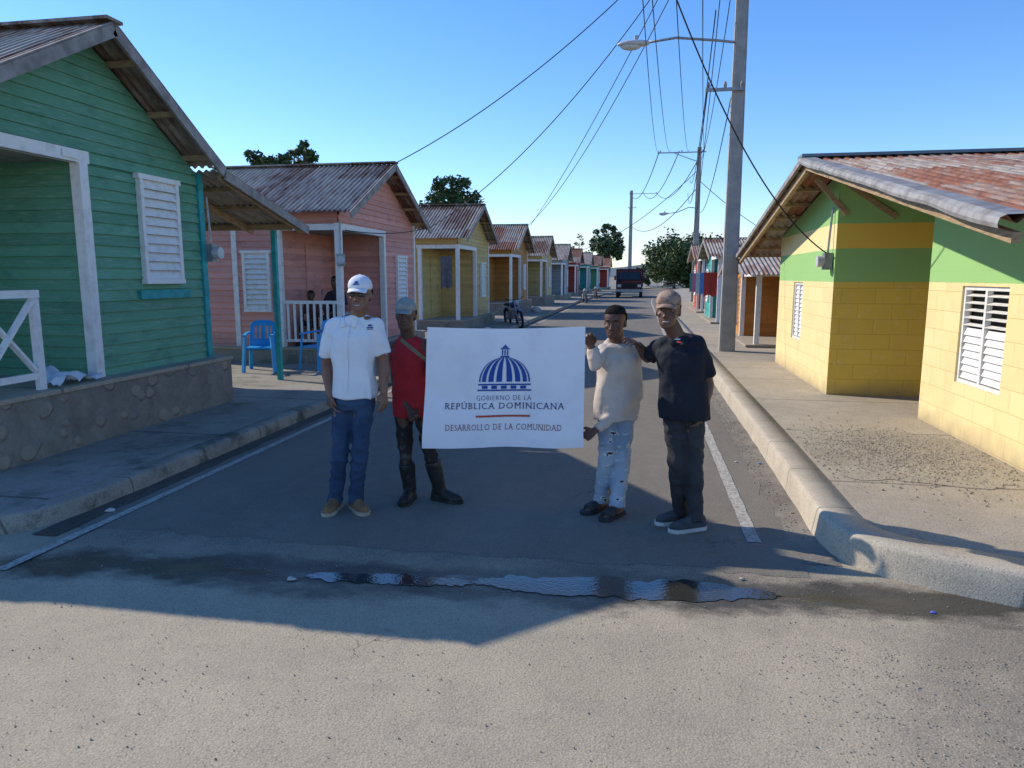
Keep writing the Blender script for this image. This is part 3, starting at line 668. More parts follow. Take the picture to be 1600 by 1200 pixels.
def kerbpath(side):
    far=[((1.24 if side>0 else -4.02)+sh(Y),Y) for Y in list(range(240,48,-8))+list(range(48,7,-2))]
    if side>0: cur=[(1.23,6.5),(1.22,5.6),(1.21,5.0),(1.215,4.78),(1.24,4.6),(1.31,4.44),(1.45,4.29),(1.7,4.13),(2.05,3.98),(2.5,3.85),(3.1,3.75),(5,3.65),(12,3.55)]
    else: cur=[(-4.02,6.3),(-4.02,5.0),(-4.03,4.5),(-4.06,4.25),(-4.13,4.08),(-4.26,3.95),(-4.45,3.86),(-4.8,3.78),(-5.5,3.72),(-7,3.68),(-14,3.6)]
    return far+cur
def subdiv(p,d=.12):
    out=[]
    for a,b in zip(p,p[1:]):
        L=math.dist(a,b);k=max(1,int(L/d)) if L<3 and a[1]<16 else 1
        for i in range(k): out.append((a[0]+(b[0]-a[0])*i/k,a[1]+(b[1]-a[1])*i/k))
    out.append(p[-1]);return out
ZP=.185
for side,mk,mp_ in((1,'kerb','conc'),(-1,'kerbl','concl')):
    path=subdiv(kerbpath(side));bm=nb();wid=.26 if side>0 else .19;hh=ZP+.008 if side>0 else .131
    prof=[(0,-.01),(.012,hh*.4),(.02,hh-.033),(.03,hh-.012),(.048,hh-.002),(.085,hh),(wid,hh-.001),(wid,0)]
    pr=None;inner=[]
    for i,p in enumerate(path):
        a=V(path[max(0,i-1)]);b=V(path[min(len(path)-1,i+1)]);t=(b-a).normalized()
        nrm=V((-t.y,t.x)) if side>0 else V((t.y,-t.x))
        k=1.3 if side>0 else 2.2
        row=[]
        for d,z in prof:
            q=V(p)+nrm*(d+(.007*k*noise.noise(V((p[0]*3,p[1]*3,z*9))) if d<wid else 0))
            row.append(bm.verts.new((q.x,q.y,z+(.004*k*noise.noise(V((p[0]*4,p[1]*4,3))) if z>.09 and d<wid else 0))))
        inner.append(V(p)+nrm*(wid-.005))
        if pr:
            for k in range(len(prof)-1): bm.faces.new((pr[k],pr[k+1],row[k+1],row[k]))
        pr=row
    obj('kerb',bm,MT[mk],kind='structure',smooth=True)
    bm=nb();pr=None;zp=ZP if side>0 else .124
    for q in inner:
        X=14 if side>0 else -16
        row=(bm.verts.new((q.x,q.y,zp)),bm.verts.new((X if abs(q.x)<abs(X) else q.x,q.y,zp)))
        if pr: bm.faces.new((pr[0],pr[1],row[1],row[0]))
        pr=row
    obj('pavement',bm,MT[mp_],kind='structure')
def blob(bm,cx,cy,rx,ry,z,amp=.2,n=60,sd=0):
    pts=[]
    for i in range(n):
        a=2*pi*i/n;k=1+amp*noise.noise(V((cos(a)*2,sin(a)*2,sd)))+amp*.5*noise.noise(V((cos(a)*8,sin(a)*8,sd)))
        ex=.6
        pts.append((cx+rx*k*math.copysign(abs(cos(a))**ex,cos(a)),cy+ry*k*math.copysign(abs(sin(a))**ex,sin(a))))
    poly(bm,pts,z)
bm=nb();blob(bm,2.3,6.7,.74,1.0,ZP+.004,.15,120,2)
obj('gravel_bed',bm,MT['gravel'],kind='structure')
bm=nb()
def stone(bm,x,y,z,s):
    a,b,c=s*rnd.uniform(.6,1.3),s*rnd.uniform(.6,1.3),s*rnd.uniform(.35,.75);t=rnd.uniform(0,3)
    top=[bm.verts.new((x+a*cos(t+k*1.257)*rnd.uniform(.45,.75),y+b*sin(t+k*1.257)*rnd.uniform(.45,.75),z+c)) for k in range(5)]
    lo=[bm.verts.new((x+a*cos(t+k*1.257+.2),y+b*sin(t+k*1.257+.2),z-.002)) for k in range(5)]
    bm.faces.new(top)
    for k in range(5): bm.faces.new((lo[k],lo[(k+1)%5],top[(k+1)%5],top[k]))
for i in range(3200):
    x=rnd.gauss(2.3,.40);y=rnd.gauss(6.7,.55)
    if 1.52<x<3.08: stone(bm,x,y,ZP+.006,rnd.choice((.004,.005,.007,.010)))
for i in range(3000):
    x=.6+rnd.random()**.8*2.6;y=1.0+rnd.random()**.7*2.4
    if x>1.1-.2*y+rnd.gauss(0,.35): stone(bm,x,y,.004,rnd.choice((.003,.004,.005)))
for i in range(1600):
    x=rnd.uniform(-3.5,2);y=rnd.uniform(1.2,5)
    stone(bm,x,y,.006,rnd.choice((.0015,.002,.003,.004)))
for i in range(400):
    stone(bm,rnd.gauss(1.1,.05),rnd.uniform(4.7,12),.008,rnd.choice((.004,.006,.009)))
obj('loose_gravel',bm,M('gravel_stone',(.36,.31,.24),(.22,.19,.15),30,.9),kind='stuff',label='loose gravel and small stones scattered over road and pavement',cat='gravel')
def wob(cx0,cy0,rx,ry,sd):
    pts=[]
    for i in range(220):
        t=2*pi*i/220;k=1+.5*noise.noise(V((cos(t)*4,sin(t)*4,sd)))+.32*noise.noise(V((cos(t)*11,sin(t)*11,sd)))
        x=cx0+rx*cos(t)*(1+.1*noise.noise(V((sin(t)*5,0,sd))));pts.append((x,cy0+.07*(x-cx0)+ry*k*sin(t)))
    return pts
def watermat():
    m,nt,b=nm('puddle_water')
    b.inputs['Base Color'].default_value=(.04,.037,.03,1);b.inputs['Roughness'].default_value=.07
    b.inputs['Specular IOR Level'].default_value=.9;b.inputs['IOR'].default_value=1.8
    bmp(nt,b,nz(nt,30,3,(1,1.8,1)),.25,.008);return m
MT['water']=watermat()
bm=nb();poly(bm,wob(-.05,3.86,.85,.13,1),.006);obj('puddle',bm,MT['water'],kind='structure',label='long shallow puddle across the street')
bm=nb();poly(bm,wob(-1.4,3.74,.5,.07,7),.006);obj('puddle',bm,MT['water'],kind='structure',label='small puddle left of the long one')
bm=nb();pr=None
for i in range(90):
    x=-900+i*24;h=14+26*max(0,noise.noise(V((i*.11,2,0)))+.35)
    v=(bm.verts.new((x,1500,-1)),bm.verts.new((x,1560,h)))
    if pr:bm.faces.new((pr[0],pr[1],v[1],v[0]))
    pr=v
obj('hills',bm,M('distant_hill',(.17,.2,.21),(.13,.16,.17),.01,.9),kind='structure')
# ---------------------------------------------------------------- houses
def boards(bm,o,u,n,L,z0,z1,ext=None,ph=PH_):
    o=V((o[0],o[1],0));u=V((u[0],u[1],0));n=V((n[0],n[1],0));k=math.floor(z0/ph)
    while k*ph<z1-.001:
        a=max(z0,k*ph);b=min(z1,(k+1)*ph);k+=1
        e0=ext(a) if ext else (0,L);e1=ext(b) if ext else (0,L)
        if e0[1]-e0[0]<.02: continue
        if e1[1]<e1[0]: m=(e0[0]+e0[1])/2;e1=(m,m+.001)
        jo=rnd.uniform(-.002,.005);j2=rnd.uniform(-.003,.003)
        P=[o+u*e0[0]+n*(.022+jo)+V((0,0,a)),o+u*e0[1]+n*(.022+jo+j2)+V((0,0,a)),o+u*e1[1]+n*.003+V((0,0,b)),o+u*e1[0]+n*.003+V((0,0,b))]
        vs=[bm.verts.new(p) for p in P];bm.faces.new(vs)
        w=[bm.verts.new(o+u*e0[0]+n*.002+V((0,0,a))),bm.verts.new(o+u*e0[1]+n*.002+V((0,0,a)))]
        bm.faces.new((vs[0],vs[1],w[1],w[0]))
def corr(bm,x0,x1,yA,zA,yB,zB,pitch=.1,amp=.018,seg=6,jit=.05):
    n=int((x1-x0)/pitch*seg);cols=[]
    for i in range(n+1):
        x=x0+(x1-x0)*i/n;w=amp*sin(2*pi*x/pitch);sid=math.floor(x/.76)
        j=jit*noise.noise(V((sid*1.37,yB,0)));lift=.012*noise.noise(V((sid*2.1,yB,4)))
        col=[]
        for t in(0,.33,.66,1.0):
            tt=t+(j/abs(yB-yA) if t==1 else 0)
            col.append(bm.verts.new((x,yA+(yB-yA)*tt,zA+(zB-zA)*tt+w+.010*noise.noise(V((x*1.5,t*4,yA)))+(lift if t==1 else 0))))
        cols.append(col)
    for a,b in zip(cols,cols[1:]):
        for k in range(3): bm.faces.new((a[k],b[k],b[k+1],a[k+1]))
def window(house,c,u,n,w,h,mat,sl=14,frame=.055,mid=False):
    c=V(c);u=V(u);n=V(n)
    bm=nb();obx(bm,c+n*.012,u,n,w/2,.012,h/2);win=obj('window',bm,MT['shutter_back'],house)
    bm=nb()
    for s in(-1,1):
        obx(bm,c+u*s*(w/2)+n*.045,u,n,frame/2,.03,h/2+frame/2)
        obx(bm,c+V((0,0,s*h/2))+n*.047,u,n,w/2+frame*(1.0 if s>0 else .6),.036,frame/2)
    obj('frame',bm,mat,win)
    bm=nb()
    for i in range(sl):
        z=-h/2+frame/2+(h-frame)*(i+.5)/sl
        obx(bm,c+V((0,0,z))+n*.05,u,n,w/2-frame/2,.004,(h-frame)/sl*.54,R(24))
    obj('louvre',bm,mat,win);return win
def meter(house,c,n):
    c=V(c);n=V(n).normalized()
    bm=nb();obx(bm,c,n.cross(V((0,0,1))),n,.07,.05,.11);mt=obj('electric_meter',bm,MT['steel'],house)
    bm=nb();tube(bm,[c+n*.04,c+n*.13],.075,14);obj('meter_glass',bm,MT['lampw'],mt)
    bm=nb();tube(bm,[c+V((0,0,.1)),c+V((0,0,.7))-n*.03],.014,6);obj('conduit',bm,MT['steel'],house)
def house(label,inn,xf,Ya,nh,fh,za,sl,y0,ym,y1,zb,zf,col,depth=3.8,roofm='roof',rail='bal',near=True,stone_=False,slf=None,doorc=None,win=(.0,0),postm='white',group='wooden houses along the street'):
    H=thing('wooden_house',label,'house',(xf+inn*depth/2,Ya,0),group)
    X=lambda d:xf+inn*d
    pd=1.2;out=(-inn,0,0);trim='teal' if slf else 'white';split=slf is not None;slf=slf or sl
    zr=lambda y:za-(sl*(Ya-y) if y<Ya else slf*(y-Ya))
    bm=nb();bx(bm,min(X(-.23),X(depth)),max(X(-.23),X(depth)),y0-.15,y1+.15,.0,zf-.04)
    obj('plinth',bm,MT['stone'] if stone_ else MT['concl'],H)
    bm=nb();bx(bm,min(X(-.25),X(depth)),max(X(-.25),X(depth)),y0-.17,y1+.17,zf-.04,zf);obj('floor',bm,MT['conc'],H)
    bm=nb();boards(bm,(xf,ym),(0,1),(-inn,0),y1-ym,zf,zb)
    obj('wall',bm,col,H)
    bm=nb()
    def ext(z):
        t=za-.09
        return (max(y0,Ya-(t-z)/sl)-y0,min(y1,Ya+(t-z)/slf)-y0)
    boards(bm,(xf,y0),(0,1),(-inn,0),y1-y0,zb,za-.1,ext);obj('gable_wall',bm,col,H)
    bm=nb();boards(bm,(X(pd),y0),(0,1),(-inn,0),ym-y0,zf,zb+.3);obj('porch_back_wall',bm,col,H)
    bm=nb();boards(bm,(min(X(0),X(pd)),ym),(1,0),(0,-1),pd,zf,zb+.3);obj('porch_side_wall',bm,col,H)
    bm=nb();boards(bm,(min(X(pd),X(depth)),y0),(1,0),(0,-1),depth-pd,zf,zr(y0)-.06);obj('wall',bm,col,H)
    bm=nb();boards(bm,(min(X(0),X(pd)),y0),(1,0),(0,-1),pd,zb,zr(y0)-.06);obj('porch_lintel_wall',bm,col,H)
    bm=nb();bx(bm,min(X(0),X(depth)),max(X(0),X(depth)),y1-.03,y1,zf,zr(y1)-.06);bx(bm,min(X(depth),X(depth+.03)),max(X(depth),X(depth+.03)),y0,y1,zf,zr(y1)-.06)
    obj('rear_wall',bm,col,H)
    bm=nb();bx(bm,min(X(.03),X(pd)),max(X(.03),X(pd)),y0+.03,ym-.03,zb+.02,zb+.04);obj('porch_ceiling',bm,MT['woodgrey'],H)
    w=.055
    for (x,y) in((X(0),y0),(X(0),ym),(X(pd),y0)):
        bm=nb();bx(bm,x-w,x+w,y-w,y+w,zf,zb);obj('post',bm,MT[postm],H)
    bm=nb();bx(bm,xf-.05-.0,xf+.05,y0-.09,ym+.09,zb,zb+.12);obj('porch_beam',bm,MT[postm],H)
    bm=nb();bx(bm,min(X(.055),X(pd+.1)),max(X(.055),X(pd+.1)),y0-.05,y0+.05,zb,zb+.11);obj('porch_beam',bm,MT[postm],H)
    if near:
        bm=nb();bx(bm,xf-.045,xf+.045,y1-.05,y1+.05,zf,zr(y1)-.07);obj('corner_trim',bm,MT[trim],H)
        bm=nb();bx(bm,X(pd+.9)-.05,X(pd+.9)+.05,y0-.035,y0+.02,zf,zr(y0)-.1);obj('corner_trim',bm,MT['white'],H)
    if rail=='bal':
        bm=nb()
        bx(bm,min(X(0),X(pd)),max(X(0),X(pd)),y0-.02,y0+.02,zf+.82,zf+.88);bx(bm,min(X(0),X(pd)),max(X(0),X(pd)),y0-.018,y0+.018,zf+.1,zf+.15)
        for i in range(1,9):
            x=X(pd*i/9);bx(bm,x-.02,x+.02,y0-.012,y0+.012,zf+.15,zf+.82)
        obj('railing',bm,MT['white'],H)
    window(H,(xf-inn*.0,(ym+y1)/2+.05,(zb+zf)/2+.12) if not win[1] else (xf,win[0],win[1]),(0,1,0),out,.62,1.15,MT['white'],11 if near else 6)
    window(H,(X(pd+.45),y0,(zb+zf)/2+.15),(1,0,0),(0,-1,0),.5,1.1,MT['white'],11 if near else 6)
    if near:
        d=nb();bx(d,min(X(pd-.04),X(pd+.01)),max(X(pd-.04),X(pd+.01)),y0+(ym-y0)*.45,y0+(ym-y0)*.45+.75,zf,zf+1.95)
        dd=obj('door',d,doorc or col,H)
        d=nb();bx(d,min(X(pd-.06),X(pd-.03)),max(X(pd-.06),X(pd-.03)),y0+(ym-y0)*.45+.65,y0+(ym-y0)*.45+.69,zf+.95,zf+1.05);obj('handle',d,MT['steel'],dd)
    xa,xb=min(X(-.4),X(depth+.25)),max(X(-.4),X(depth+.25))
    bm=nb();sg=6 if near else 4
    corr(bm,xa,xb,Ya,za,Ya-nh,za-sl*nh,seg=sg)
    if not split: corr(bm,xa,xb,Ya,za,Ya+fh,za-sl*fh,seg=sg)
    else:
        k=y1-Ya;corr(bm,xa,xb,Ya,za,y1+.02,za-slf*k,seg=sg,jit=0)
    rf=obj('roof',bm,MT[roofm],H,smooth=True)
    bm=nb();beam(bm,(xa,Ya,za+.02),(xb,Ya,za+.02),.22,.03);obj('ridge_cap',bm,MT[roofm],rf)
    zo=-.06
    for s,hh,ss in((-1,nh,sl),(1,fh if not split else y1-Ya,slf)):
        bm=nb();beam(bm,(X(-.38),Ya,za+zo),(X(-.38),Ya+s*hh,za-ss*hh+zo),.03,.13);obj('bargeboard',bm,MT['woodgrey'],rf)
        if near:
            k=.35
            while k<hh:
                bm=nb();beam(bm,(X(-.36),Ya+s*k,za-ss*k-.06),(X(.02),Ya+s*k,za-ss*k-.06),.05,.06);obj('purlin',bm,MT['wood'],rf);k+=.6
    return H,rf,zr
SG=siding('green_siding',(.12,.315,.20),.35)
SP=siding('pink_siding',(.66,.31,.25),.3)
SM=siding('mustard_siding',(.60,.43,.16),.2)
SO=siding('orange_siding',(.47,.21,.05),.2)
SC=siding('cream_siding',(.54,.43,.19),.2)
SB=siding('slate_siding',(.3,.34,.36),.3)
SR=siding('red_siding',(.42,.07,.05),.2)
ST=siding('teal_siding',(.04,.33,.3),.2)
GH,grf,_=house('green plank house with stone plinth and teal corner, nearest on the left',-1,-5.5,6.58,2.0,1.7,4.2,.56,5.0,6.41,8.35,2.86,.72,SG,depth=4.2,stone_=True,rail=None,slf=.625,win=(7.53,2.27),roofm='roof')
bm=nb();bx(bm,-5.48,-5.44,7.1,7.98,1.5,1.6);obj('window_sill',bm,MT['teal'],GH)
bm=nb()
bx(bm,-5.435,-5.385,5.58,5.655,.72,1.559);bx(bm,-5.44,-5.38,5.0,5.66,1.56,1.63);bx(bm,-5.43,-5.39,5.0,5.579,.82,.88)
beam(bm,(-5.412,5.57,.90),(-5.412,5.02,1.545),.025,.06,V((1,0,0)));beam(bm,(-5.38,5.02,.90),(-5.38,5.57,1.545),.025,.06,V((1,0,0)))
obj('railing',bm,MT['white'],GH)
bm=nb();corr(bm,-9.6,-5.1,8.37,3.06,10.6,2.52);sp=obj('side_roof',bm,MT['roof2'],GH,smooth=True)
for k in range(6):
    x=-9.4+k*.84
    bm=nb();beam(bm,(x,8.37,2.98),(x,10.55,2.45),.05,.08);obj('rafter',bm,MT['wood'],sp)
for y,z in((8.9,2.89),(9.6,2.72),(10.4,2.53)):
    bm=nb();beam(bm,(-9.5,y,z),(-5.12,y,z),.05,.04);obj('purlin',bm,MT['wood'],sp)
bm=nb();beam(bm,(-5.12,8.37,3.0),(-5.12,10.6,2.46),.03,.12);obj('bargeboard',bm,MT['woodgrey'],sp)
for x in(-5.6,-8.6):
    bm=nb();bx(bm,x-.035,x+.035,10.36,10.43,.12,2.46);obj('post',bm,MT['teal'],GH)
bm=nb();bx(bm,-9.4,-5.3,10.36,10.43,2.46,2.54);obj('porch_beam',bm,MT['wood'],GH)
meter(GH,(-5.42,8.45,2.05),(1,0,0))
bm=nb();bx(bm,-5.445,-5.435,6.15,6.35,2.885,2.955);obj('number_plate',bm,MT['white'],GH)
PH,prf,_=house('salmon pink plank house with baluster porch railing and meter on its post',-1,-5.5,14.8,2.5,2.5,4.1,.48,12.6,14.9,17.0,2.6,.42,SP,depth=3.6,roofm='roof')
meter(PH,(-5.42,12.5,2.05),(.3,-.95,0))
HS=[('mustard yellow plank house with white porch posts beyond the pink one',23.6,SM,False,'roof'),
('orange brown plank house on a stone plinth',32.8,SO,True,'roof3'),
('cream yellow plank house on a tall stone plinth, fifth on the left',42.5,SC,True,'roof'),
('slate grey plank house on the left between cream and red houses',53,SB,False,'roof2'),
('red plank house far down the left side',62,SR,False,'roof3'),
('teal plank house far down the left beyond the red one',71.5,ST,False,'roof2'),
('green plank house at the far end of the left row',81,SG,False,'roof3'),
('last house of the left row, red with rusty roof',92,SR,False,'roof3')]
for i,(lb,Y,mt,stn,rm) in enumerate(HS):
    house(lb,-1,-5.5+sh(Y)*.5,Y,2.5,2.5,4.1,.48,Y-2.2,Y+.1,Y+2.2,2.6,.42 if not stn else .62,mt,roofm=rm,near=i<3,stone_=stn,rail=None)
RH=[('orange plank house with white porch post on the right beside the pole',18.9,2.5,SO,2.6,'roof3'),
('green plank house on the right behind the orange one',27,3.1,ST,2.6,'roof'),
('red plank house on the right with clothes hung in front',34.5,3.2,SR,2.7,'roof3'),
('cream plank house, last on the right',42,3.3,SC,3.2,'roof')]
for i,(lb,Y,za,mt,xf,rm) in enumerate(RH):
    house(lb,1,xf,Y,2.6,2.5,za,.27,Y-2.3,Y+.1,Y+2.2,za-.75,.25,mt,roofm=rm,near=i<2,rail=None)
# duplex on the right
YEL=(.82,.66,.32);DYE=(.80,.55,.085);GRN=(.29,.52,.18)
D=thing('block_house','yellow and green painted concrete block house under rusty gable roof, nearest on the right','house',(5,9.7,0))
mA=blockwall('yellow_block_green_top',[(0,YEL),(1.69,GRN),(2.52,YEL)])
mB=blockwall('mustard_block_green_bands',[(0,DYE),(1.68,GRN),(2.11,DYE),(2.43,GRN)])
za,Yn,zn,Yf,zf_,Ya=3.2,4.35,2.06,15.6,2.16,9.7
zrd=lambda y: za-(za-zn)*(Ya-y)/(Ya-Yn) if y<Ya else za-(za-zf_)*(y-Ya)/(Yf-Ya)
def wallx(bm,x,y0,y1,z0,t=.15,hole=None):
    def quad(a,b,c,d): bm.faces.new([bm.verts.new(p) for p in(a,b,c,d)])
    ys=[y0]+([hole[0],hole[1]] if hole else [])+[y1]
    for xx in(x,x+t):
        for i,(a,b) in enumerate(zip(ys,ys[1:])):
            if hole and i==1:
                quad((xx,a,z0),(xx,b,z0),(xx,b,hole[2]),(xx,a,hole[2]))
                quad((xx,a,hole[3]),(xx,b,hole[3]),(xx,b,zrd(b)-.05),(xx,a,zrd(a)-.05))
            else: quad((xx,a,z0),(xx,b,z0),(xx,b,zrd(b)-.05),(xx,a,zrd(a)-.05))
    if hole:
        a,b,c,d=hole
        quad((x,a,c),(x+t,a,c),(x+t,a,d),(x,a,d));quad((x,b,c),(x+t,b,c),(x+t,b,d),(x,b,d))
        quad((x,a,c),(x+t,a,c),(x+t,b,c),(x,b,c));quad((x,a,d),(x+t,a,d),(x+t,b,d),(x,b,d))
bm=nb();wallx(bm,3.1,4.9,8.48,.1,.15,(6.74,7.65,.72,1.66));obj('street_wall',bm,mA,D)
bm=nb();bx(bm,3.105,8.3,8.33,8.475,.1,zrd(8.4)-.06);obj('passage_wall',bm,mA,D)
bm=nb();bx(bm,3.105,8.3,4.91,5.05,.1,zrd(4.95)-.06);obj('side_wall',bm,mA,D)
mBf=blockwall('yellow_block_green_bands',[(0,YEL),(1.68,GRN),(2.11,YEL),(2.43,GRN)])
bm=nb();wallx(bm,2.5,10.0,13.7,.1,.15,(11.76,12.45,.75,1.66));obj('street_wall',bm,mBf,D)
bm=nb();bx(bm,2.503,8.3,9.995,10.15,.1,zrd(10)-.1);obj('passage_wall',bm,mB,D)
bm=nb();bx(bm,2.505,8.3,13.55,13.698,.1,zrd(13.7)-.06);obj('side_wall',bm,mB,D)
bm=nb();bx(bm,8.3,8.4,4.9,13.7,.1,2.2);obj('rear_wall',bm,mB,D)
bm=nb();bx(bm,6.2,6.3,8.48,9.99,.1,2.8);obj('passage_end_wall',bm,mB,D)
def jal(x,ya,yb,za_,zb_,openfrac):
    bm=nb();bx(bm,x+.1,x+.12,ya,yb,za_,zb_);w=obj('window',bm,MT['dark'],D)
    bm=nb()
    for y in(ya+.02,yb-.02,(ya+yb)/2): bx(bm,x+.02,x+.07,y-.02,y+.02,za_+.002,zb_-.002)
    for z in(za_+.02,zb_-.02): bx(bm,x+.021,x+.069,ya+.002,yb-.002,z-.018,z+.018)
    obj('frame',bm,MT['white'],w)
    bm=nb();n=12
    for i in range(n):
        z=za_+.05+(zb_-za_-.1)*(i+.5)/n
        op=i>=n*(1-openfrac)
        for a,b in((ya+.045,(ya+yb)/2-.022),((ya+yb)/2+.022,yb-.045)):
            obx(bm,(x+.045,(a+b)/2,z),(0,1,0),(-1,0,0),(b-a)/2,.003,(zb_-za_-.1)/n*(.53 if not op else .42),R(74 if op else 20))
    obj('louvre',bm,MT['white'],w)
jal(3.1,6.74,7.65,.72,1.66,.42);jal(2.5,11.76,12.45,.75,1.66,0)
bm=nb();corr(bm,1.95,8.7,Ya,za,Yn,zn,pitch=.12,amp=.024);corr(bm,1.95,8.7,Ya,za,Yf,zf_,pitch=.12,amp=.02)
rf=obj('roof',bm,MT['roof3'],D,smooth=True)
bm=nb();beam(bm,(1.93,Ya,za+.03),(8.7,Ya,za+.03),.26,.035);obj('ridge_cap',bm,M('blue_grey_flashing',(.12,.2,.26),(.2,.22,.22),5,.5),rf)
bm=nb();pr=None
for i in range(160):
    t=i/159;y=Ya+(Yn-Ya)*t;z=za+(za-zn)*-t;wv=.008*noise.noise(V((t*14,0,0)))
    bend=.035*max(0,noise.noise(V((t*5,3,0))))
    row=[bm.verts.new((1.95+a,y,z+b+wv)) for a,b in((.13,.028),(.06,.026),(.0,.024),(-.035,.008-bend),(-.045,-.025-bend),(-.04,-.05-bend))]
    if pr:
        for k in range(5): bm.faces.new((pr[k],pr[k+1],row[k+1],row[k]))
    pr=row
obj('edge_flashing',bm,MT['galv'],rf)
bm=nb();beam(bm,(1.95,Ya,za-.03),(1.95,Yf,zf_-.03),.04,.07);obj('bargeboard',bm,MT['woodgrey'],rf)
for x in(2.03,3.0,4.2,5.4):
    bm=nb();beam(bm,(x,Ya,za-.11),(x,Yf-.05,zf_-.11),.05,.1);obj('rafter',bm,MT['wood'],rf)
    if x<3.05:
        bm=nb();beam(bm,(x,Ya,za-.10),(x,Yn+.05,zn-.10),.05,.06);obj('rafter',bm,MT['wood'],rf)
y=Ya+.4
while y<Yf:
    bm=nb();beam(bm,(1.97,y,zrd(y)-.045),(8,y,zrd(y)-.045),.07,.04);obj('purlin',bm,MT['wood'],rf);y+=.75
y=Ya-.4
while y>Yn:
    bm=nb();beam(bm,(1.97,y,zrd(y)-.045),(3.1,y,zrd(y)-.045),.07,.04);obj('purlin',bm,MT['wood'],rf);y-=.75
for a,b in(((2.6,9.98,2.55),(2.2,9.98,3.0)),((3.2,9.98,2.5),(2.5,9.98,2.98))):
    bm=nb();beam(bm,a,b,.05,.06);obj('brace',bm,MT['wood'],rf)
meter(D,(2.44,10.15,1.95),(-1,0,0))
# ---------------------------------------------------------------- trees
def leafmat(name,a,b):
    m,nt,bs=nm(name)
    nt.links.new(mixc(nt,rng(nt,nz(nt,1.2,5),.35,.65),a,b),bs.inputs['Base Color']);bs.inputs['Roughness'].default_value=.6
    return m
LF=leafmat('leaf_green',(.055,.11,.03),(.025,.06,.02));LF2=leafmat('leaf_olive',(.09,.13,.04),(.04,.07,.02))
BARK=M('bark',(.12,.09,.07),(.07,.055,.045),10,.9)
def tree(label,x,y,h,cz,rx,rz,ncl,nl,ls,mat,sd):
    r=random.Random(sd);T=thing('tree',label,'tree',(x,y,0),'trees behind the houses')
    bm=nb();pts=[(x,y,-.1),(x+.1*rx,y,cz*.4),(x-.05*rx,y,cz),(x,y,cz+rz*.5)]
    tube(bm,pts,[.05*rx+.1,.04*rx+.08,.03*rx+.05,.03],8)
    cl=[]
    for i in range(ncl):
        while True:
            p=V((r.uniform(-1,1),r.uniform(-1,1),r.uniform(-.8,1)))
            if .35<p.length<1:break
        c=V((x+p.x*rx,y+p.y*rx,cz+p.z*rz));cl.append(c)
        if i%3==0: tube(bm,[(x,y,cz*.7+rz*.1),((x+c.x)/2,(y+c.y)/2,(cz*.7+c.z)/2+.1),c],[.035*rx,.02*rx,.008*rx],5)
    obj('trunk',bm,BARK,T,smooth=True)
    vs=[];fs=[]
    for c in cl:
        cr=rx*r.uniform(.16,.34)
        for k in range(nl):
            d=V((r.gauss(0,1),r.gauss(0,1),r.gauss(0,.75)));d.normalize();p=c+d*cr*r.uniform(.4,1.1)
            a=V((r.gauss(0,1),r.gauss(0,1),r.gauss(0,.6))).normalized();b=a.cross(V((r.gauss(0,1),r.gauss(0,1),r.gauss(0,1)))).normalized()
            s=ls*r.uniform(.6,1.3);n=len(vs);vs+=[p-a*s,p+b*s*.45,p+a*s,p-b*s*.45];fs.append((n,n+1,n+2,n+3))
    me=bpy.data.meshes.new('crown');me.from_pydata(vs,[],fs);obj('crown',me,mat,T)
tree('dark tree crown behind the pink house roof, left one',-16.2,30,7,6.6,.95,.8,24,80,.13,LF,1)
tree('second small dark crown just right of the one behind the pink roof',-14.3,29.6,7,6.7,.85,.8,20,80,.13,LF,2)
tree('round dark tree behind the mustard yellow house',-9.4,36,6.4,5.1,1.6,1.6,40,90,.14,LF,3)
tree('tall dark tree beyond the far end of the left row',-5.5,125,11,7.5,2.8,3.3,46,80,.32,LF,4)
tree('broad olive green tree closing the street on the right',6.6,105,7,4.0,5.6,3.3,130,130,.30,LF2,5)
tree('lower bushy tree right of the broad olive one',13.5,108,5,2.9,3.8,2.4,50,80,.30,LF2,6)
tree('low bush under the broad tree beside the road end',1.4,130,4,2.0,2.4,1.7,30,70,.28,LF2,7)
tree('thin leafless looking tree far left of the street end',-10,120,9,6,1.8,2.6,14,30,.22,LF2,8)
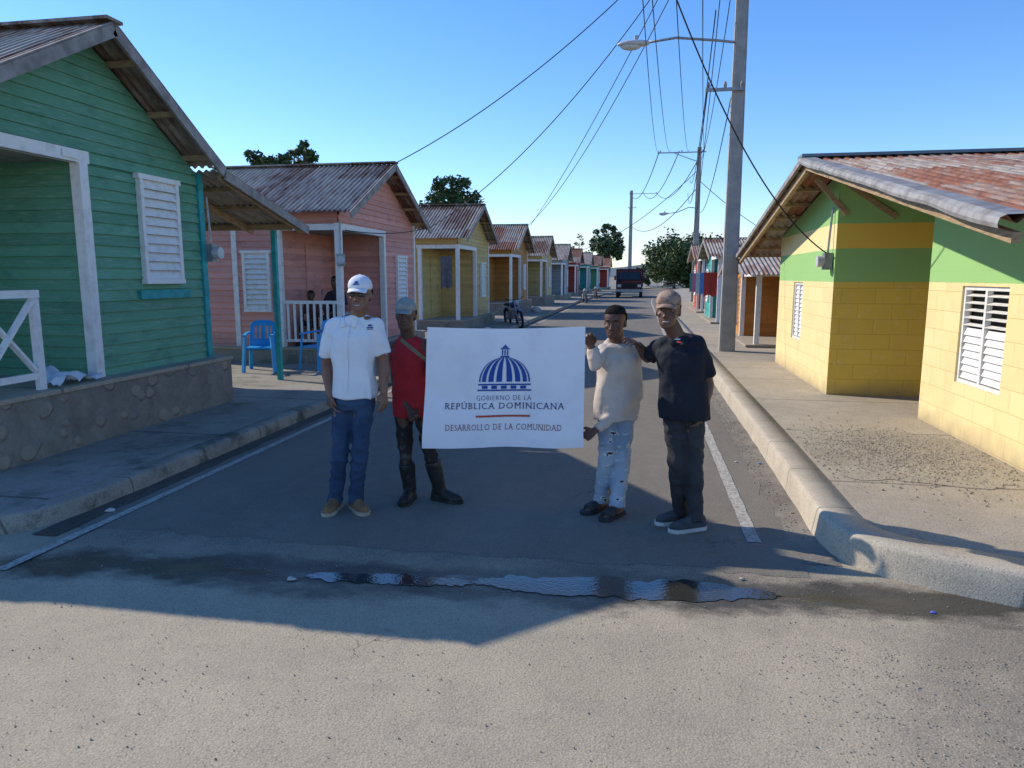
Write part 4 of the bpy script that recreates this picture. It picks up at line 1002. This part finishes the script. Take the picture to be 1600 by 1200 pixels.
# ---------------------------------------------------------------- poles and wires
def spole(label,x,y,h,w0,w1,arms,lamp=None,ls=1.0):
    T=thing('utility_pole',label,'utility pole',(x,y,.12),'utility poles on the right of the street')
    bm=nb();a=[]
    for z,w in((0,w0),(h,w1)):
        a.append([bm.verts.new((x+sx*w/2,y+sy*w*.4,z+.1)) for sx,sy in((-1,-1),(1,-1),(1,1),(-1,1))])
    for k in range(4): bm.faces.new((a[0][k],a[0][(k+1)%4],a[1][(k+1)%4],a[1][k]))
    bm.faces.new(a[1])
    bmesh.ops.bevel(bm,geom=[e for e in bm.edges if abs(e.verts[0].co.z-e.verts[1].co.z)>1],offset=.025,segments=2,affect='EDGES')
    obj('shaft',bm,MT['pole'],T)
    for (z,xa,xb) in arms:
        bm=nb();beam(bm,(x+xa,y-.16,z),(x+xb,y-.16,z),.06,.06);ar=obj('crossarm',bm,MT['steel'],T)
        if xb-xa>.9:
            bm=nb();beam(bm,(x+xa*.6,y-.17,z-.03),(x,y-.17,z-.6),.04,.04);obj('brace',bm,MT['steel'],T)
        k=3
        for i in range(k):
            xx=x+xa+(xb-xa)*(i+.15)/(k-.7)
            bm=nb();tube(bm,[(xx,y-.16,z+.03),(xx,y-.16,z+.09),(xx,y-.16,z+.15)],[.028,.038,.02],8);obj('insulator',bm,MT['woodgrey'],ar)
    if lamp:
        z,L,zl=lamp
        bm=nb();tube(bm,[(x-.12,y-.1,z),(x-.5,y-.12,z+.05),(x-L*.6,y-.15,zl+.06),(x-L+.25,y-.15,zl)],.026,8);obj('lamp_arm',bm,MT['steel'],T,smooth=True)
        bm=nb();c=V((x-L,y-.15,zl-.01));ell(bm,c,(.34*ls,.13*ls,.07*ls));lh=obj('lamp_head',bm,MT['lampw'],T,smooth=True)
        bm=nb();ell(bm,c+V((-.05*ls,0,-.04*ls)),(.22*ls,.10*ls,.085*ls));obj('lamp_glass',bm,M('frosted_glass',(.6,.6,.55),(.5,.5,.45),4,.2),lh,smooth=True)
        bm=nb();tube(bm,[c+V((.05,0,.05)),c+V((.05,0,.15))],.04,8);obj('photocell',bm,MT['steel'],lh)
    return T
P1=V((1.85,15.6,0));P2=V((3.35,46,0));P3=V((-1.3,92,0))
spole('tall concrete street lamp pole nearest on the right pavement',P1.x,P1.y,10.2,.32,.20,[(5.45,-.65,.1),(9.2,-1.1,1.1)],(6.35,2.1,6.42))
spole('second concrete pole with long crossarm and lamp, down the right side',P2.x,P2.y,9.4,.38,.24,[(9.2,-2.5,.4)],(5.9,2.0,5.6))
spole('farthest pole standing beyond the dark red truck',P3.x,P3.y,12.2,.5,.35,[(11.9,-.3,3.2),(10.2,-.4,.6)],None)
def wire(p,q,sag,label,r=.011,n=26):
    p=V(p);q=V(q);bm=nb()
    pts=[p.lerp(q,i/n)+V((0,0,-sag*4*(i/n)*(1-i/n))) for i in range(n+1)]
    tube(bm,pts,r,5)
    obj('overhead_wire',bm,MT['wire'],None,True,loc=p,label=label,cat='wire',group='overhead wires')
T1=V((1.87,15.45,9.6))
wire(T1,(-5.15,14.8,4.1),.55,'black service wire running from pole top to pink house gable',.011)
wire(T1+V((-.3,0,-.2)),(-5.1,17.2,2.95),.8,'black service wire sagging to the far eave of the pink house',.011)
wire(T1+V((-.4,0,-.3)),(-5.1,32.5,4.0),.8,'service wire running to the orange brown house gable',.012)
wire(T1+V((-.5,0,-.1)),(-5.1,33.5,4.1),.4,'second service wire to the orange brown house gable',.012)
wire((-5.1,17.2,2.95),(-5.4,12.7,2.6),.1,'short drooping wire along the pink house eave',.01)
wire(at(1035,-60,8.2),(2.42,10.1,2.05),.45,'thick black wire dropping to the yellow block house meter',.009)
for i,(dx,pxs,lb) in enumerate(((-2.4,998,'left outer line wire overhead to the long crossarm'),(-1.7,1012,'second line wire overhead to the long crossarm'),(-.6,1052,'line wire overhead to the middle of the crossarm'),(.3,1098,'line wire overhead to the right end of the crossarm'))):
    wire(at(pxs,-90,9),(P2.x+dx,P2.y-.16,9.4),.9,lb,.008)
for i,(z1,z2,dx,lb) in enumerate(((9.4,8.6,0,'upper bundle wire between first and second pole'),(7.0,7.6,-.5,'middle wire between first and second pole'),(6.2,5.9,.0,'lower wire between first and second pole'),(5.5,6.8,-.6,'lowest wire between first and second pole'))):
    wire((P1.x+dx,P1.y,z1),(P2.x+dx,P2.y,z2),1.3,lb,.013)
wire((P1.x-.3,P1.y,9.3),(2.75,42,3.2),1.2,'wire from first pole to the last house on the right',.012)
for i,(a,b,lb) in enumerate(((-2.4,-.2,'left far line wire between second and third pole'),(-1.2,1.4,'middle far line wire between second and third pole'),(.2,3.0,'right far line wire between second and third pole'))):
    wire((P2.x+a,P2.y,9.3),(P3.x+b,P3.y,12.05),1.6,lb,.028)
wire((P2.x,P2.y,8.2),(-5,62,4),.7,'far service wire from second pole to the red house',.022)
wire((P2.x,P2.y,7.2),(P3.x,P3.y,8),1.5,'low far wire between second and third pole',.028)
wire((P2.x,P2.y,7.6),(10,48,3.4),.4,'wire from second pole out to the right',.02)
# ---------------------------------------------------------------- porch stools
for x,y in((-5.98,13.55),(-6.42,13.35)):
    bm=nb();bx(bm,x-.2,x+.2,y-.2,y+.18,.82,.86)
    for a in(-.17,.17):
        for b in(-.17,.15):bx(bm,x+a-.02,x+a+.02,y+b-.02,y+b+.02,.42,.82)
    if x<-6.2:
        for v in bm.verts:
            v.co.z=.42+(v.co.z-.42)*.72
    obj('stool',bm,MT['wood'],None,loc=(x,y,.42),label='wooden stool under the person in the pink porch' if x>-6.2 else 'low wooden stool under the child in the pink porch',cat='stool')
# ---------------------------------------------------------------- plastic chairs
def plastic_chair(x,y,rot,label):
    T=thing('plastic_chair',label,'chair',(0,0,0),'blue plastic chairs in front of the pink house')
    bm=nb();bx(bm,-.23,.23,-.22,.21,.385,.425);bmesh.ops.bevel(bm,geom=bm.edges[:],offset=.012,segments=2,affect='EDGES');obj('seat',bm,MT['bluepl'],T)
    for a in(-1,1):
        bm=nb();beam(bm,(a*.26,-.25,0),(a*.22,-.2,.62),.06,.04);obj('leg',bm,MT['bluepl'],T)
        bm=nb();beam(bm,(a*.25,.29,0),(a*.21,.2,.42),.06,.04);obj('leg',bm,MT['bluepl'],T)
        bm=nb()
        for p,q in(((a*.22,-.23,.63),(a*.25,0,.65)),((a*.25,0,.65),(a*.23,.24,.66))):beam(bm,p,q,.06,.025)
        obj('armrest',bm,MT['bluepl'],T)
    bm=nb();g=[]
    for k in range(11):
        row=[]
        for i in range(13):
            u=(i-6)/6;z=.40+.47*(k/10)-.05*abs(u)**3*(k/10);xx=u*(.23-.02*(k/10));yy=.21+.09*(k/10)-.05*abs(u)**2
            row.append(bm.verts.new((xx,yy,z)))
        g.append(row)
    for k in range(10):
        for i in range(12):
            if 3<=k<=7 and i in(2,4,7,9): continue
            bm.faces.new((g[k][i],g[k][i+1],g[k+1][i+1],g[k+1][i]))
    b=obj('backrest',bm,MT['bluepl'],T,smooth=True);md=b.modifiers.new('s','SOLIDIFY');md.thickness=.012
    T.location=(x,y,.122);T.rotation_euler=(0,0,rot)
plastic_chair(-6.45,11.35,R(18),'blue plastic armchair farther from the people, in front of the pink porch')
plastic_chair(-5.55,11.75,R(-25),'blue plastic armchair half hidden behind the teal post')
# ---------------------------------------------------------------- tarp, litter, stones
bm=nb();g=[]
for i in range(31):
    row=[]
    for k in range(15):
        u,v=i/30,k/14;x=-5.62+.30*v+.04*noise.noise(V((u*5,v*5,0)));y=5.70+.58*u
        z=.735+.13*abs(noise.noise(V((u*2.6,v*2.2,3))))*1.6+.16*math.exp(-((u-.3)**2)*14)*(1-v)
        row.append(bm.verts.new((x,y,z)))
    g.append(row)
for i in range(30):
    for k in range(14):bm.faces.new((g[i][k],g[i+1][k],g[i+1][k+1],g[i][k+1]))
obj('tarp',bm,M('pale_blue_tarp',(.6,.65,.70),(.5,.56,.62),5,.5),None,True,loc=(-5.5,6,.72),label='crumpled white plastic tarp on the green house porch edge',cat='tarp')
def gz(px_,py_,z=0):
    d=fv+rv*((px_-800)/F)+uv_*((600-py_)/F);return CAM+d*((z-1.75)/d.z)
for (a,b,z,s,c,lb,ct) in((1458,957,.004,.016,(.12,.16,.6),'small blue plastic cap on the pale road at right','bottle cap'),(1187,724,.01,.022,(.2,.3,.5),'blue plastic scrap in the right gutter','litter'),(172,798,.01,.04,(.6,.58,.55),'white crumpled scrap by the left kerb','litter'),(1150,722,.012,.016,(.55,.53,.5),'white paper scrap on the road near the right gutter','litter'),(1160,905,.008,.018,(.4,.36,.3),'small pale stone near the puddle','stone'),(455,905,.008,.03,(.5,.48,.42),'pale scrap of plastic at the puddle left end','litter')):
    p=gz(a,b,z);bm=nb();vs=bmesh.ops.create_icosphere(bm,subdivisions=2,radius=s)['verts']
    for v in vs:
        k=1+.5*noise.noise(v.co*60+V((a,0,0)));v.co=V((v.co.x*k,v.co.y*k*.7,max(0,v.co.z*.5*k)))+V((p.x,p.y,z))
    obj('bottle_cap' if ct=='bottle cap' else ('stone' if ct=='stone' else 'litter_scrap'),bm,M('litter_%d'%a,c,tuple(x*.8 for x in c),20,.6),None,True,loc=(p.x,p.y,z),label=lb,cat=ct)
for (x,y,s,lb) in((-4.75,33,.26,'white boulder on the left pavement by the stone plinths'),(-4.4,20.5,.16,'low pale rock near the mustard house')):
    bm=nb();vs=bmesh.ops.create_icosphere(bm,subdivisions=3,radius=s)['verts']
    for v in vs: v.co=V((v.co.x,v.co.y,v.co.z*.7))*(1+.3*noise.noise(v.co*3))+V((x,y,.12+s*.3))
    obj('boulder',bm,M('white_rock%d'%int(y),(.5,.47,.42),(.35,.33,.3),4,.9),None,True,loc=(x,y,.12),label=lb,cat='boulder')
def cloth(name,label,x0,x1,z0,z1,y,mat,dirv=(1,0)):
    bm=nb();g=[]
    for i in range(13):
        row=[]
        for k in range(11):
            u,v=i/12,k/10;w=.04*sin(u*12+v)*v
            row.append(bm.verts.new((x0+(x1-x0)*u*dirv[0]+w*dirv[1],y+(x1-x0)*u*dirv[1]+w*dirv[0],z1+(z0-z1)*v*(1-.1*abs(sin(u*5))))))
        g.append(row)
    for i in range(12):
        for k in range(10):bm.faces.new((g[i][k],g[i+1][k],g[i+1][k+1],g[i][k+1]))
    obj(name,bm,mat,None,True,loc=(x0,y,z0),label=label,cat='clothes')
cloth('hanging_cloth','grey cloth hanging at the pink and mustard house gap',-5.9,-5.55,1.35,2.35,20.9,M('grey_cloth',(.12,.13,.15),(.08,.09,.1),9,.9))
cl_cols=[(.5,.06,.05),(.1,.2,.5),(.6,.6,.58),(.55,.15,.3),(.08,.35,.3)]
for i,c in enumerate(cl_cols):
    cloth('hanging_cloth',['red','blue','white','pink','green'][i]+' garment hung out before the right hand houses',2.3,2.85,1.0,1.9,27+i*1.9,M('garment%d'%i,c,tuple(x*.8 for x in c),9,.9))
# ---------------------------------------------------------------- motorcycle
def moto(label,x,y,rot,colr,s=1):
    T=thing('motorcycle',label,'motorcycle',(0,0,0),'parked motorcycles on the left')
    tb=M('tyre_rubber',(.02,.02,.02),(.03,.03,.03),9,.8);pm=M('moto_paint',colr,tuple(q*.8 for q in colr),5,.3)
    for c in(-.62,.62):
        bm=nb();tube(bm,[(c+.29*cos(2*pi*k/24),0,.3+.29*sin(2*pi*k/24)) for k in range(24)],.045,8,closed=True);w=obj('wheel',bm,tb,T,smooth=True)
        bm=nb();
        for k in range(8):beam(bm,(c,0,.3),(c+.26*cos(2*pi*k/8),0,.3+.26*sin(2*pi*k/8)),.012,.012)
        tube(bm,[(c,-.05,.3),(c,.05,.3)],.05,10);obj('rim',bm,MT['steel'],w)
    bm=nb();tube(bm,[(.62,.07,.3),(.38,.06,.95)],.022,8);tube(bm,[(.62,-.07,.3),(.38,-.06,.95)],.022,8);obj('fork',bm,MT['steel'],T)
    bm=nb();tube(bm,[(.3,-.35,1.05),(.36,-.2,.98),(.38,0,.97),(.36,.2,.98),(.3,.35,1.05)],.014,8);obj('handlebar',bm,tb,T)
    bm=nb();ell(bm,(.12,0,.78),(.26,.13,.12));obj('fuel_tank',bm,pm,T,smooth=True)
    bm=nb();bx(bm,-.62,-.1,-.11,.11,.74,.82);bmesh.ops.bevel(bm,geom=bm.edges[:],offset=.03,segments=2,affect='EDGES');obj('saddle',bm,tb,T)
    bm=nb();bx(bm,-.15,.22,-.12,.12,.3,.6);tube(bm,[(.38,0,.9),(.2,0,.35),(-.2,0,.35),(-.62,0,.3)],.02,6);tube(bm,[(-.2,0,.35),(-.4,0,.75)],.02,6);obj('engine',bm,MT['steel'],T)
    bm=nb();ell(bm,(.47,0,.88),(.08,.09,.09));obj('headlight',bm,MT['lampw'],T,smooth=True)
    bm=nb();beam(bm,(-.62,0,.66),(-.9,0,.5),.12,.02);beam(bm,(.4,0,.66),(.85,0,.6),.1,.02);obj('mudguard',bm,pm,T)
    T.location=(x,y,.0);T.rotation_euler=(R(6),0,rot);T.scale=(s,s,s)
moto('blue motorcycle parked in front of the mustard yellow house',-4.3,24.6,R(-60),(.02,.08,.3))
moto('dark motorcycle parked far down by the slate grey house',-3.6,48,R(-75),(.03,.03,.035))
moto('small dark red motorcycle farther along the left kerb',-3.4,57,R(-80),(.2,.03,.03))
# ---------------------------------------------------------------- vehicles
def vehicle(name,label,cat,x,y,W,Hh,L,colr,truck):
    T=thing(name,label,cat,(x,y,0));pm=M(name+'_paint',colr,tuple(q*.8 for q in colr),3,.35)
    z0=.55 if truck else .4;hw=W/2;hood=1.35 if truck else 1.0
    bm=nb()
    prof=[(0,z0),(0,hood-.1),(.08,hood),(.75 if truck else 1.1,hood+.06),(1.0 if truck else 1.6,Hh-.1),(1.1 if truck else 1.8,Hh),(2.2 if truck else 3.0,Hh),(2.35 if truck else 3.2,hood),(2.36 if truck else L,hood),(2.36 if truck else L,z0)]
    A=[bm.verts.new((x-hw*(.88 if z>hood+.1 else 1),y+a,z)) for a,z in prof];Bv=[bm.verts.new((x+hw*(.88 if z>hood+.1 else 1),y+a,z)) for a,z in prof];n=len(prof)
    for k in range(n):bm.faces.new((A[k],A[(k+1)%n],Bv[(k+1)%n],Bv[k]))
    bm.faces.new(A[::-1]);bm.faces.new(Bv);bmesh.ops.recalc_face_normals(bm,faces=bm.faces)
    body=obj('cab',bm,pm,T)
    (a0,z_0),(a1,z_1)=prof[3],prof[4]
    bm=nb();e=.02;bm.faces.new([bm.verts.new(p) for p in((x-hw*.82,y+a0-e,z_0+.08),(x+hw*.82,y+a0-e,z_0+.08),(x+hw*.78,y+a1-e-.01,z_1-.02),(x-hw*.78,y+a1-e-.01,z_1-.02))]);obj('windscreen',bm,MT['glass'],body)
    bm=nb();bx(bm,x-hw*.5,x+hw*.5,y-.03,y-.003,z0+.25,hood-.18);
    obj('grille',bm,MT['dark'],body)
    bm=nb();bx(bm,x-hw*1.02,x+hw*1.02,y-.14,y-.01,z0-.05,z0+.17);obj('bumper',bm,MT['steel'],T)
    for s_ in(-1,1):
        bm=nb();bx(bm,x+s_*hw*.76-.14,x+s_*hw*.76+.14,y-.03,y-.003,z0+.35,z0+.55);obj('headlight',bm,MT['lampw'],T)
        bm=nb();bx(bm,x+s_*(hw+.12)-.07,x+s_*(hw+.12)+.07,y+.7,y+.76,hood+.1,hood+.45);obj('mirror',bm,MT['dark'],T)
        for yy in(.75,L-1.0):
            r=.48 if truck else .36
            bm=nb();tube(bm,[(x+s_*(hw-.26),y+yy,r),(x+s_*(hw+.01),y+yy,r)],r,20);obj('wheel',bm,M('tyre%s%d'%(name,yy*10+s_),(.02,.02,.02),(.03,.03,.03),9,.8),T)
    if truck:
        bm=nb();bx(bm,x-hw*1.05,x+hw*1.05,y+2.45,y+L,.95,Hh+.15)
        for k in range(6):bx(bm,x-hw*1.05-.04,x-hw*1.05,y+2.6+k*.6,y+2.7+k*.6,.95,Hh+.12)
        obj('cargo_bed',bm,M('cargo_red',(.07,.015,.015),(.05,.012,.012),6,.6),T)
vehicle('truck','dark red truck parked facing the camera down the street','truck',-.85,60,2.15,2.25,6.5,(.055,.01,.011),True)
vehicle('pickup','white pickup parked at the far end of the street','pickup',4.3,108,1.8,1.65,5,(.42,.43,.44),False)
# ---------------------------------------------------------------- light
W=bpy.data.worlds.new('World');S.world=W;W.use_nodes=True;nt=W.node_tree
bg=nt.nodes['Background'];sky=nd(nt,'ShaderNodeTexSky',sky_type='NISHITA');sky.sun_disc=False
sun=V((-6,2,4.2)).normalized()
sky.sun_elevation=math.asin(sun.z);sky.sun_rotation=math.atan2(sun.x,sun.y);sky.air_density=1.0;sky.dust_density=.05;sky.ozone_density=1.6
hs=nd(nt,'ShaderNodeHueSaturation',{'Saturation':1.25,'Value':1.35,'Color':sky.outputs[0]})
tint=mixc(nt,1.0,hs.outputs[0],(.80,.90,1.12),'MULTIPLY')
tc=nd(nt,'ShaderNodeTexCoord');sx=nd(nt,'ShaderNodeSeparateXYZ',{0:tc.outputs['Generated']})
mp=nd(nt,'ShaderNodeMapping',{'Vector':tc.outputs['Generated'],'Scale':(1,1,3.2)})
cn=nd(nt,'ShaderNodeTexNoise',{'Vector':mp.outputs[0],'Scale':9,'Detail':8,'Roughness':.6}).outputs[0]
band=mth(nt,'MULTIPLY',rng(nt,sx.outputs[2],.0,.035),rng(nt,sx.outputs[2],.05,.085,1,0))
f=mth(nt,'MULTIPLY',rng(nt,cn,.47,.58),band)
cl=mixc(nt,mth(nt,'MULTIPLY',f,.7),tint,(6,6.1,6.4))
nt.links.new(cl,bg.inputs['Color']);bg.inputs['Strength'].default_value=.145
ld=bpy.data.lights.new('sun','SUN');ld.energy=4.8;ld.angle=R(.5);ld.color=(1,.90,.76)
lo=bpy.data.objects.new('sun',ld);COL.objects.link(lo);lo.rotation_euler=(-sun).to_track_quat('-Z','Y').to_euler();lo.location=(-20,10,20)
S.view_settings.view_transform='Standard';S.view_settings.look='None';S.view_settings.exposure=0
